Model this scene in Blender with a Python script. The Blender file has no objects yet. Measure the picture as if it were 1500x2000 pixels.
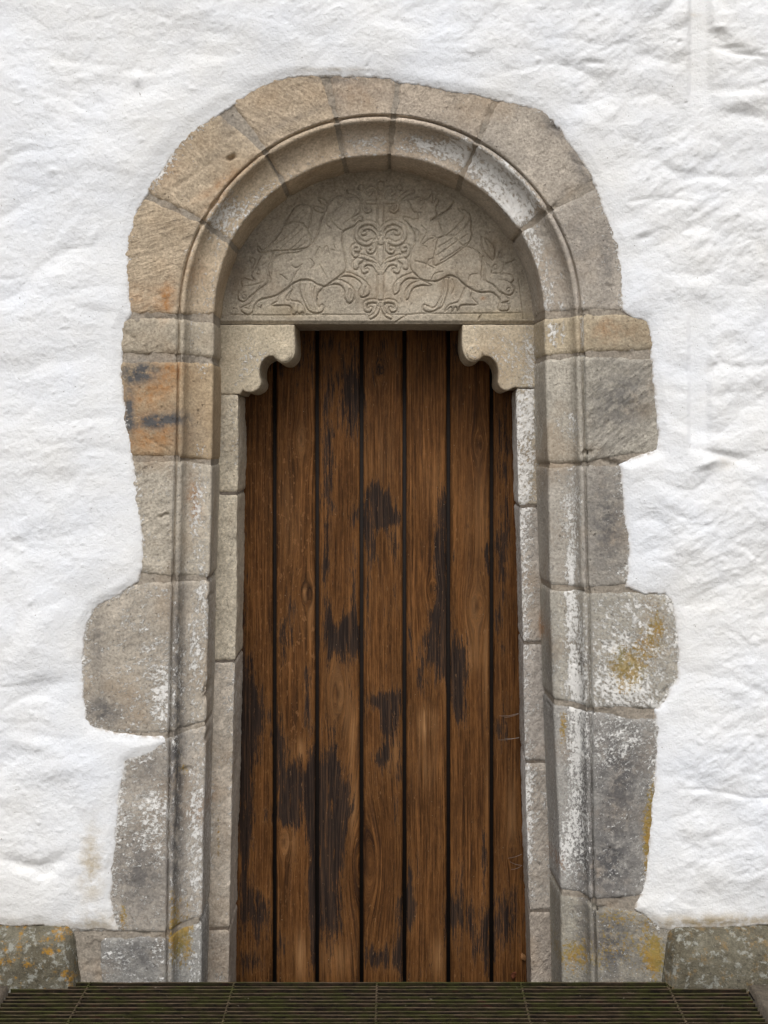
import bpy, bmesh, math, random
import numpy as np
from mathutils import Vector

# ------------------------------------------------------------------ camera, sky, sun, exposure
SC = bpy.context.scene
COL = SC.collection
S, VX, HY, GY = 600.0, 768.0, 864.0, 1912.0     # survey of the facade: 600 units to the metre
HC = (GY - HY) / S                               # lens height above the grating
D = 2600.0 / S                                   # lens to wall face

cam_d = bpy.data.cameras.new('camera')
cam = bpy.data.objects.new('camera', cam_d); COL.objects.link(cam)
cam.location = (0, -D, HC); cam.rotation_euler = (math.radians(90), 0, 0)
cam_d.sensor_fit = 'VERTICAL'; cam_d.sensor_height = 36; cam_d.sensor_width = 27
cam_d.lens = 2600.0 / 2000.0 * 36
cam_d.shift_x = -0.009; cam_d.shift_y = -0.068   # architectural shift lens, camera level
cam_d.clip_start = 0.05; cam_d.clip_end = 2000
SC.camera = cam

SUN_EL, SUN_DIR = 50, Vector((-0.06, -1.0, 0))
sdir = SUN_DIR.normalized() * math.cos(math.radians(SUN_EL)); sdir.z = math.sin(math.radians(SUN_EL))
w = bpy.data.worlds.new("World"); SC.world = w; w.use_nodes = True
nt = w.node_tree; nt.nodes.clear()
o_ = nt.nodes.new('ShaderNodeOutputWorld'); bg = nt.nodes.new('ShaderNodeBackground')
sky = nt.nodes.new('ShaderNodeTexSky'); sky.sky_type = 'NISHITA'; sky.sun_disc = False
sky.sun_elevation = math.radians(SUN_EL); sky.sun_rotation = math.atan2(sdir.x, sdir.y)
sky.air_density = 1.0; sky.dust_density = 4.0; sky.ozone_density = 1.0
hs = nt.nodes.new('ShaderNodeHueSaturation'); hs.inputs['Saturation'].default_value = 0.22
nt.links.new(sky.outputs[0], hs.inputs['Color']); nt.links.new(hs.outputs[0], bg.inputs['Color'])
bg.inputs['Strength'].default_value = 0.11
nt.links.new(bg.outputs[0], o_.inputs['Surface'])

sun_d = bpy.data.lights.new('sun', 'SUN'); sun_d.energy = 1.35; sun_d.angle = math.radians(32)
sun_d.color = (1.0, 0.985, 0.97)
sun = bpy.data.objects.new('sun', sun_d); COL.objects.link(sun)
sun.rotation_euler = sdir.to_track_quat('Z', 'Y').to_euler(); sun.location = (-3, -4, 6)

SC.view_settings.view_transform = 'Standard'; SC.view_settings.look = 'None'
SC.view_settings.exposure = 0.27; SC.view_settings.gamma = 1.0

# ------------------------------------------------------------------ helpers
def W(px, py, d=0.0):
    k = (D + d) / D
    return ((px - VX) / S * k, d, HC - (py - HY) / S * k)

def WX(px, d=0.0): return (np.asarray(px, float) - VX) / S * (D + d) / D
def WZ(py, d=0.0): return HC - (np.asarray(py, float) - HY) / S * (D + d) / D

_rng = np.random.RandomState(7)
_perm = np.concatenate([_rng.permutation(256)] * 3)
_ga = _rng.rand(256) * 2 * np.pi
_gx, _gy = np.cos(_ga), np.sin(_ga)
def perlin(x, y, seed=0):
    x = np.asarray(x, float) + seed * 17.13; y = np.asarray(y, float) + seed * 9.71
    xi = np.floor(x).astype(int); yi = np.floor(y).astype(int)
    xf = x - xi; yf = y - yi; xi &= 255; yi &= 255
    u = xf * xf * xf * (xf * (xf * 6 - 15) + 10); v = yf * yf * yf * (yf * (yf * 6 - 15) + 10)
    def g(ix, iy, dx, dy):
        h = _perm[_perm[ix] + iy]
        return _gx[h] * dx + _gy[h] * dy
    a = g(xi, yi, xf, yf); b = g((xi + 1) & 255, yi, xf - 1, yf)
    c = g(xi, (yi + 1) & 255, xf, yf - 1); d = g((xi + 1) & 255, (yi + 1) & 255, xf - 1, yf - 1)
    return ((a + (b - a) * u) + ((c + (d - c) * u) - (a + (b - a) * u)) * v) * 1.5
def fbm(x, y, octv=4, seed=0, gain=0.5):
    r = 0; a = 1.0; f = 1.0; t = 0
    for k in range(octv):
        r = r + a * perlin(np.asarray(x) * f, np.asarray(y) * f, seed + k * 3); t += a; a *= gain; f *= 2.03
    return r / t * 1.4
def sstep(a, b, x):
    t = np.clip((x - a) / (b - a), 0, 1); return t * t * (3 - 2 * t)
def blob(px, py, cx, cy, rx, ry, ang=0):
    c, s = math.cos(math.radians(ang)), math.sin(math.radians(ang))
    dx, dy = px - cx, py - cy
    return np.exp(-(((dx * c + dy * s) / rx) ** 2 + ((-dx * s + dy * c) / ry) ** 2))

def pip(x, y, poly):
    ins = np.zeros(np.shape(x), bool); n = len(poly)
    for i in range(n):
        x1, y1 = poly[i]; x2, y2 = poly[(i + 1) % n]
        if y1 == y2: continue
        c = (y1 > y) != (y2 > y)
        ins ^= c & (x < (x2 - x1) * (y - y1) / (y2 - y1) + x1)
    return ins
def segdist(x, y, pts, closed=False):
    d2 = np.full(np.shape(x), 1e9); n = len(pts)
    for i in range(n if closed else n - 1):
        x1, y1 = pts[i]; x2, y2 = pts[(i + 1) % n]
        dx, dy = x2 - x1, y2 - y1; L = dx * dx + dy * dy + 1e-12
        t = np.clip(((x - x1) * dx + (y - y1) * dy) / L, 0, 1)
        np.minimum(d2, (x - x1 - t * dx) ** 2 + (y - y1 - t * dy) ** 2, out=d2)
    return np.sqrt(d2)
def smooth_line(pts, n=6):
    p = [np.array(q, float) for q in pts]
    if len(p) < 3: return [tuple(q) for q in p]
    p = [2 * p[0] - p[1]] + p + [2 * p[-1] - p[-2]]
    out = []
    for i in range(1, len(p) - 2):
        for k in range(n):
            t = k / n; a, b, c, d = p[i - 1], p[i], p[i + 1], p[i + 2]
            out.append(tuple(0.5 * (2 * b + (c - a) * t + (2 * a - 5 * b + 4 * c - d) * t * t + (3 * b - a - 3 * c + d) * t ** 3)))
    out.append(tuple(p[-2]))
    return out

def tag(o, label=None, cat=None, group=None, kind=None):
    if label: o['label'] = label
    if cat: o['category'] = cat
    if group: o['group'] = group
    if kind: o['kind'] = kind
    return o
def empty(name, loc):
    o = bpy.data.objects.new(name, None); COL.objects.link(o); o.location = loc; o.empty_display_size = 0.2
    return o
def link_mesh(name, me, mat, parent=None):
    o = bpy.data.objects.new(name, me); COL.objects.link(o)
    if mat: me.materials.append(mat)
    if parent is not None:
        root = parent; off = Vector((0, 0, 0))
        while root is not None:
            off += root.location; root = root.parent
        o.parent = parent; o.location = -off
    return o
def add_mesh(name, V, F, mat, parent=None, attrs=None, smooth=True):
    me = bpy.data.meshes.new(name)
    V = np.ascontiguousarray(V, np.float32).reshape(-1, 3); F = np.ascontiguousarray(F, np.int32)
    me.vertices.add(len(V)); me.vertices.foreach_set('co', V.ravel())
    me.loops.add(F.size); me.loops.foreach_set('vertex_index', F.ravel())
    me.polygons.add(len(F)); me.polygons.foreach_set('loop_start', np.arange(0, F.size, F.shape[1], dtype=np.int32))
    me.update(calc_edges=True)
    if smooth: me.polygons.foreach_set('use_smooth', np.ones(len(F), bool))
    for k, a in (attrs or {}).items():
        a = np.ascontiguousarray(a, np.float32)
        if a.ndim == 1 or a.shape[-1] == 1:
            me.attributes.new(k, 'FLOAT', 'POINT').data.foreach_set('value', a.ravel())
        elif a.shape[-1] == 3:
            me.attributes.new(k, 'FLOAT_VECTOR', 'POINT').data.foreach_set('vector', a.ravel())
    return link_mesh(name, me, mat, parent)
def gridF(nr, nc):
    i = np.arange((nr - 1) * nc).reshape(nr - 1, nc)[:, :-1].ravel()
    return np.stack([i, i + 1, i + nc + 1, i + nc], 1)
def sub_grid(V, F, keep):
    F2 = F[keep]; ids, inv = np.unique(F2, return_inverse=True)
    return ids, inv.reshape(F2.shape)

# ------------------------------------------------------------------ node helper
class NB:
    def __init__(self, name):
        self.m = bpy.data.materials.new(name); self.m.use_nodes = True
        self.t = self.m.node_tree; self.t.nodes.clear()
        self.out = self.t.nodes.new('ShaderNodeOutputMaterial')
        self.b = self.t.nodes.new('ShaderNodeBsdfPrincipled')
        self.t.links.new(self.b.outputs[0], self.out.inputs['Surface'])
    def n(self, typ): return self.t.nodes.new(typ)
    def put(self, sock, v):
        if v is None: return
        if isinstance(v, bpy.types.NodeSocket): self.t.links.new(v, sock)
        elif isinstance(v, (tuple, list)) and sock.type == 'RGBA' and len(v) == 3: sock.default_value = (*v, 1)
        else: sock.default_value = v
    def attr(self, name, out='Fac'):
        a = self.n('ShaderNodeAttribute'); a.attribute_name = name; return a.outputs[out]
    def pos(self): return self.n('ShaderNodeNewGeometry').outputs['Position']
    def math(self, op, a, b=None, c=None, clamp=False):
        m = self.n('ShaderNodeMath'); m.operation = op; m.use_clamp = clamp
        self.put(m.inputs[0], a); self.put(m.inputs[1], b); self.put(m.inputs[2], c); return m.outputs[0]
    def vmul(self, v, s):
        m = self.n('ShaderNodeVectorMath'); m.operation = 'MULTIPLY'; self.put(m.inputs[0], v); self.put(m.inputs[1], s); return m.outputs[0]
    def vadd(self, v, s):
        m = self.n('ShaderNodeVectorMath'); m.operation = 'ADD'; self.put(m.inputs[0], v); self.put(m.inputs[1], s); return m.outputs[0]
    def noise(self, v, scale=1.0, detail=3, rough=0.55, out=0):
        x = self.n('ShaderNodeTexNoise'); self.put(x.inputs['Vector'], v); x.inputs['Scale'].default_value = scale
        x.inputs['Detail'].default_value = detail; x.inputs['Roughness'].default_value = rough; return x.outputs[out]
    def mr(self, v, a, b, c=0.0, d=1.0):
        x = self.n('ShaderNodeMapRange'); x.clamp = True
        for s_, val in zip(x.inputs[:5], (v, a, b, c, d)): self.put(s_, val)
        return x.outputs[0]
    def mix(self, f, a, b, mode='MIX'):
        x = self.n('ShaderNodeMix'); x.data_type = 'RGBA'; x.blend_type = mode
        self.put(x.inputs[0], f); self.put(x.inputs[6], a); self.put(x.inputs[7], b); return x.outputs[2]
    def scale(self, col, f):
        x = self.n('ShaderNodeVectorMath'); x.operation = 'SCALE'; self.put(x.inputs[0], col); self.put(x.inputs['Scale'], f); return x.outputs[0]
    def bump(self, h, dist, strength=1.0, normal=None):
        x = self.n('ShaderNodeBump'); self.put(x.inputs['Height'], h); x.inputs['Distance'].default_value = dist
        x.inputs['Strength'].default_value = strength; self.put(x.inputs['Normal'], normal); return x.outputs[0]
    def done(self, col, rough=0.9, normal=None, spec=0.25):
        self.put(self.b.inputs['Base Color'], col); self.put(self.b.inputs['Roughness'], rough)
        self.put(self.b.inputs['Normal'], normal); self.b.inputs['Specular IOR Level'].default_value = spec
        return self.m

# ------------------------------------------------------------------ materials
def mat_plaster():
    N = NB('whitewashed plaster'); p = N.pos()
    n1 = N.noise(p, 2.2, 5, 0.6); n2 = N.noise(p, 9, 5, 0.65); n3 = N.noise(p, 135, 3, 0.65); n4 = N.noise(p, 48, 4, 0.65)
    col = N.mix(N.mr(n1, 0.35, 0.65), (0.765, 0.785, 0.82), (0.79, 0.785, 0.77))
    col = N.mix(N.mr(n2, 0.52, 0.75, 0, 0.35), col, (0.70, 0.70, 0.71))
    spk = N.mr(N.noise(p, 120, 2, 0.5), 0.735, 0.77, 0, 0.75)
    col = N.mix(spk, col, (0.20, 0.17, 0.14))
    st = N.math('MULTIPLY', N.attr('stain'), N.mr(N.noise(p, 22, 5, 0.65), 0.35, 0.6))
    col = N.mix(st, col, (0.44, 0.36, 0.24))
    ed = N.math('MULTIPLY', N.attr('edge'), N.mr(N.noise(p, 45, 5, 0.7), 0.42, 0.62))
    col = N.mix(ed, col, (0.36, 0.30, 0.235))
    br = N.noise(N.vmul(p, (150, 1, 16)), 1, 3, 0.6); bm = N.mr(N.noise(p, 3.0, 3, 0.5), 0.45, 0.6)
    h = N.math('ADD', N.math('MULTIPLY', n3, 0.6), n4); h = N.math('ADD', h, N.math('MULTIPLY', N.math('MULTIPLY', br, bm), 0.18))
    return N.done(col, 0.95, N.bump(h, 0.0036, 0.85), 0.15)

def mat_stone():
    N = NB('weathered sandstone'); p = N.pos()
    tuv = N.attr('tuv', 'Vector'); base = N.attr('base', 'Vector')
    n1 = N.noise(p, 13, 6, 0.68); n2 = N.noise(p, 125, 3, 0.7); n3 = N.noise(p, 48, 4, 0.7)
    tool = N.noise(N.vmul(tuv, (22, 72, 1)), 1, 4, 0.65); tl = N.math('MULTIPLY', N.attr('tl'), N.mr(N.noise(p, 7, 3, 0.5), 0.38, 0.6, 0.25, 1.0))
    f = N.math('MULTIPLY', N.mr(n1, 0.3, 0.7, 0.85, 1.15), N.mr(n2, 0.3, 0.7, 0.66, 1.32))
    f = N.math('MULTIPLY', f, N.mr(n3, 0.3, 0.7, 0.89, 1.10))
    f = N.math('MULTIPLY', f, N.math('ADD', 1.0, N.math('MULTIPLY', N.mr(tool, 0.3, 0.7, -0.22, 0.20), tl)))
    col = N.scale(base, f)
    # warm and cool drift inside one block
    nw = N.noise(p, 5, 4, 0.6)
    col = N.mix(N.mr(nw, 0.5, 0.68, 0, 0.35), col, (0.30, 0.20, 0.11))
    # rust-orange iron stain
    om = N.math('MULTIPLY', N.attr('ochre'), N.mr(N.noise(p, 30, 6, 0.7), 0.33, 0.62), clamp=True)
    col = N.mix(om, col, (0.37, 0.17, 0.055))
    # dark patina
    gm = N.math('MULTIPLY', N.attr('grey'), N.mr(N.noise(p, 26, 6, 0.72), 0.34, 0.54), clamp=True)
    col = N.mix(gm, col, (0.098, 0.094, 0.093))
    # dark pits
    pit = N.mr(N.noise(p, 88, 3, 0.6), 0.665, 0.72, 0, 0.55)
    col = N.mix(pit, col, (0.07, 0.055, 0.04))
    # leftover whitewash
    wn = N.noise(N.vmul(tuv, (80, 100, 1)), 1, 6, 0.80)
    wc = N.noise(N.vmul(tuv, (14, 22, 1)), 1, 3, 0.6)
    wn = N.math('ADD', N.math('MULTIPLY', wn, 0.78), N.math('MULTIPLY', wc, 0.22))
    thr = N.math('SUBTRACT', 0.685, N.math('MULTIPLY', N.attr('wash'), 0.205))
    wm = N.math('MULTIPLY', N.math('SUBTRACT', wn, thr), 30.0, clamp=True)
    col = N.mix(N.math('MULTIPLY', wm, N.mr(n3, 0.35, 0.6, 0.70, 1.0)), col, (0.77, 0.755, 0.725))
    # lichen
    ln = N.math('ADD', N.math('MULTIPLY', N.noise(p, 90, 6, 0.85), 0.8), N.math('MULTIPLY', N.noise(p, 24, 4, 0.65), 0.2))
    lt = N.math('SUBTRACT', 0.74, N.math('MULTIPLY', N.attr('lichen'), 0.265))
    lm = N.math('MULTIPLY', N.math('SUBTRACT', ln, lt), 18.0, clamp=True)
    col = N.mix(N.math('MULTIPLY', lm, 0.85), col, N.mix(N.mr(n1, 0.35, 0.65), (0.36, 0.20, 0.022), (0.24, 0.19, 0.045)))
    h = N.math('ADD', N.math('MULTIPLY', n2, 0.5), N.math('MULTIPLY', n3, 0.8))
    h = N.math('ADD', h, N.math('MULTIPLY', N.math('MULTIPLY', tool, tl), 1.5)); h = N.math('ADD', h, N.math('MULTIPLY', wm, 0.25))
    h = N.math('SUBTRACT', h, N.math('MULTIPLY', pit, 0.9))
    return N.done(col, 0.92, N.bump(h, 0.0050, 0.9), 0.2)

def mat_simple_stone(name, c1, c2, spots=0.4, lich=0.3, wash=0.2):
    N = NB(name); p = N.pos()
    n1 = N.noise(p, 9, 6, 0.7); n2 = N.noise(p, 60, 5, 0.7); n3 = N.noise(p, 220, 3, 0.6)
    col = N.mix(N.mr(n1, 0.35, 0.65), c1, c2)
    col = N.scale(col, N.math('MULTIPLY', N.mr(n2, 0.3, 0.7, 0.7, 1.3), N.mr(n3, 0.3, 0.7, 0.78, 1.2)))
    pl = N.mr(N.noise(N.vadd(p, (3, 1, 2)), 42, 5, 0.7), 0.62 - 0.12 * wash, 0.70 - 0.12 * wash, 0, 0.75)
    col = N.mix(pl, col, (0.33, 0.33, 0.29))
    lm = N.math('MULTIPLY', N.mr(N.noise(N.vadd(p, (7, 2, 5)), 16, 6, 0.72), 0.60 - 0.2 * lich, 0.66 - 0.2 * lich), N.mr(n2, 0.4, 0.55))
    lm = N.math('MULTIPLY', lm, N.attr('lichen'))
    col = N.mix(N.math('MULTIPLY', lm, 0.9), col, (0.33, 0.17, 0.018))
    dk = N.mr(N.noise(N.vadd(p, (1, 8, 3)), 30, 5, 0.7), 0.60, 0.70, 0, spots)
    col = N.mix(dk, col, (0.035, 0.032, 0.026))
    h = N.math('ADD', n2, N.math('MULTIPLY', n3, 0.4))
    return N.done(col, 0.93, N.bump(h, 0.006, 0.9), 0.2)

def mat_wood():
    N = NB('old stained oak'); g = N.attr('grain', 'Vector')
    g1 = N.noise(N.vmul(g, (165, 3.0, 9)), 1, 4, 0.8)
    g2 = N.noise(N.vmul(g, (70, 1.6, 5)), 1, 4, 0.6)
    g3 = N.noise(N.vmul(g, (17, 3.2, 3)), 1, 5, 0.6)
    fl = N.noise(N.vmul(g, (95, 38, 5)), 1, 3, 0.55)
    gr = N.noise(N.vmul(g, (155, 1.4, 7)), 1, 2, 0.5)
    v = N.math('ADD', N.math('MULTIPLY', g1, 0.85), N.math('MULTIPLY', g2, 0.15))
    r = N.n('ShaderNodeValToRGB'); N.put(r.inputs[0], v)
    e = r.color_ramp.elements
    e[0].position = 0.35; e[0].color = (0.020, 0.0085, 0.0034, 1)
    e[1].position = 0.67; e[1].color = (0.240, 0.105, 0.034, 1)
    m = r.color_ramp.elements.new(0.50); m.color = (0.104, 0.0430, 0.0128, 1)
    g4 = N.noise(N.vmul(g, (110, 20, 5)), 1, 6, 0.8)
    col = N.scale(r.outputs[0], N.math('MULTIPLY', N.mr(g3, 0.3, 0.7, 0.70, 1.20), N.mr(g4, 0.32, 0.62, 0.66, 1.18)))
    smd = N.noise(N.vmul(g, (62, 4.5, 11)), 1, 8, 0.85)
    col = N.mix(N.mr(smd, 0.51, 0.61, 0, 0.52), col, (0.036, 0.0185, 0.0105))
    col = N.mix(N.math('MULTIPLY', N.mr(gr, 0.56, 0.64), N.attr('rings')), col, (0.028, 0.013, 0.007))
    col = N.mix(N.math('MULTIPLY', N.mr(fl, 0.60, 0.66, 0, 0.6), N.attr('fleck')), col, (0.26, 0.125, 0.05))
    lm = N.math('MULTIPLY', N.attr('light'), N.mr(g2, 0.35, 0.6), clamp=True)
    col = N.mix(lm, col, (0.33, 0.175, 0.075))
    dn = N.noise(N.vmul(g, (175, 9.0, 7)), 1, 6, 0.82)
    dl = N.noise(N.vmul(g, (30, 6.5, 7)), 1, 6, 0.75)
    dn = N.math('ADD', N.math('MULTIPLY', dn, 0.6), N.math('MULTIPLY', dl, 0.4))
    thr = N.math('SUBTRACT', 0.66, N.math('MULTIPLY', N.attr('dark'), 0.22))
    dm = N.math('MULTIPLY', N.math('SUBTRACT', dn, thr), 22.0, clamp=True)
    rim = N.mr(N.math('SUBTRACT', dn, thr), -0.055, -0.005, 0, 0.42)
    col = N.mix(rim, col, (0.215, 0.096, 0.030))
    dark = N.mix(N.mr(g1, 0.4, 0.62), (0.012, 0.0085, 0.0075), (0.040, 0.028, 0.022))
    col = N.mix(N.math('MULTIPLY', dm, N.mr(g1, 0.52, 0.64, 0.97, 0.66)), col, dark)
    col = N.mix(N.math('MULTIPLY', N.attr('knot'), 0.9), col, (0.020, 0.010, 0.006))
    pf = N.noise(N.vmul(g, (150, 24, 5)), 1, 3, 0.7)
    col = N.mix(N.mr(pf, 0.655, 0.73, 0, 0.65), col, (0.30, 0.165, 0.075))
    sp = N.noise(N.pos(), 120, 1, 0.5)
    col = N.mix(N.mr(sp, 0.79, 0.81, 0, 0.5), col, (0.36, 0.27, 0.17))
    h = N.math('ADD', g1, N.math('MULTIPLY', g2, 0.8))
    return N.done(col, N.mr(g2, 0.3, 0.7, 0.55, 0.75), N.bump(h, 0.0028, 0.9), 0.12)

def mat_plain(name, c, rough=0.8, scale=40, var=0.3):
    N = NB(name); n = N.noise(N.pos(), scale, 5, 0.65)
    return N.done(N.scale(N.mix(0.0, c, c), N.mr(n, 0.3, 0.7, 1 - var, 1 + var)), rough, N.bump(n, 0.002, 0.6), 0.3)

def mat_grate():
    N = NB('mossy rusted iron'); p = N.pos()
    q = N.vmul(p, (1.0, 2.2, 2.2))
    n1 = N.noise(q, 7, 6, 0.7); n2 = N.noise(q, 38, 6, 0.7); n3 = N.noise(N.vadd(q, (4, 9, 1)), 12, 6, 0.72)
    col = N.mix(N.mr(n2, 0.38, 0.62), (0.004, 0.003, 0.002), (0.020, 0.013, 0.007))  # near-black bar sides: shade between neighbouring bars put into the base colour
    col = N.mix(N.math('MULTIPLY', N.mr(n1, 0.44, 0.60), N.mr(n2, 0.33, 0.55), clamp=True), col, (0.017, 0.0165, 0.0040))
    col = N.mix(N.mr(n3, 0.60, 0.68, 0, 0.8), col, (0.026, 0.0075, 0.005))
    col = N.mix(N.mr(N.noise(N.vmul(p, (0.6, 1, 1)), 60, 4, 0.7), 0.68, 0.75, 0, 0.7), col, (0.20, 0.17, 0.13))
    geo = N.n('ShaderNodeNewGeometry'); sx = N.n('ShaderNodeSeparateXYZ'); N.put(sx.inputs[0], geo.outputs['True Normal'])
    worn_or_lit = N.math('MULTIPLY', N.mr(sx.outputs[2], 0.5, 0.9), N.mr(n3, 0.35, 0.6, 0.25, 1.0))  # light on the bar tops painted by normal, together with foot wear
    col = N.mix(N.math('MULTIPLY', worn_or_lit, 0.7), col, N.mix(N.mr(n1, 0.46, 0.56), (0.17, 0.125, 0.08), (0.105, 0.105, 0.038)))
    return N.done(col, 0.9, N.bump(n2, 0.003, 0.9), 0.12)

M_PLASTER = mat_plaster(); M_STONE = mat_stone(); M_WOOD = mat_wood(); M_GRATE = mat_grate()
M_DARK = mat_plain('dark inner boarding', (0.012, 0.008, 0.006), 0.8)
M_PLINTH = mat_simple_stone('lichen-covered plinth stone', (0.17, 0.155, 0.115), (0.10, 0.086, 0.058), 0.85, 0.30, 0.7)
M_SLAB = mat_simple_stone('grey paving', (0.150, 0.122, 0.092), (0.095, 0.080, 0.062), 0.35, 0.0, 0.0)
M_GROUND = mat_simple_stone('trodden gravel ground', (0.21, 0.19, 0.16), (0.15, 0.135, 0.115), 0.3, 0.0, 0.0)
M_PIT = mat_plain('near-black pit', (0.015, 0.013, 0.010), 0.9)  # near-black lining of the pit below the grating
M_LEAF = mat_plain('dry leaf', (0.30, 0.15, 0.06), 0.7)
M_LEAFR = mat_plain('red-brown dry leaf', (0.17, 0.055, 0.025), 0.7)
M_WEB = mat_plain('dusty cobweb', (0.34, 0.31, 0.28), 0.9)

# ------------------------------------------------------------------ plaster outline (survey units)
HOLE = [(-1500, 1803), (0, 1805), (35, 1808), (70, 1806), (105, 1811), (130, 1810), (160, 1816), (195, 1815), (230, 1818), (222, 1790), (217, 1755),
 (219, 1700), (225, 1640), (228, 1600), (232, 1560), (238, 1525), (246, 1488), (290, 1470), (306, 1463), (321, 1450), (316, 1441), (270, 1439),
 (215, 1430), (185, 1418), (170, 1402), (163, 1370), (160, 1320), (162, 1260), (168, 1220), (180, 1190), (200, 1176), (222, 1166), (245, 1152),
 (268, 1136), (276, 1110), (278, 1050), (270, 980), (262, 920), (256, 890), (250, 840), (244, 790), (238, 740), (236, 695), (241, 650), (246, 625),
 (254, 612), (251, 580), (250, 520), (253, 470), (262, 420), (285, 383), (310, 340), (345, 292), (390, 250), (440, 213), (466, 196), (500, 174),
 (545, 154), (580, 149), (640, 148), (700, 150), (745, 152), (780, 158), (850, 172), (920, 184), (965, 194), (1020, 205), (1068, 224), (1092, 250),
 (1108, 275), (1135, 312), (1160, 350), (1170, 385), (1190, 440), (1207, 500), (1212, 560), (1216, 606), (1235, 618), (1262, 627), (1270, 650),
 (1274, 690), (1277, 750), (1282, 800), (1286, 850), (1284, 878), (1262, 888), (1235, 897), (1212, 907), (1215, 950), (1222, 1020), (1229, 1085),
 (1224, 1145), (1262, 1157), (1300, 1160), (1314, 1185), (1322, 1230), (1326, 1290), (1322, 1330), (1303, 1362), (1280, 1388), (1284, 1440),
 (1280, 1520), (1272, 1600), (1266, 1680), (1258, 1740), (1243, 1775), (1268, 1796), (1290, 1812), (1318, 1818), (1345, 1812), (1400, 1812), (1500, 1806), (3000, 1803), (3000, 2300), (-1500, 2300)]
HOLE_W = [(float(WX(a)), float(WZ(b))) for a, b in HOLE]
def hole_sd(X, Z):
    """metres from the plaster edge, positive on the plaster"""
    d = segdist(X, Z, HOLE_W, True)
    return np.where(pip(X, Z, HOLE_W), -d, d)

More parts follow.
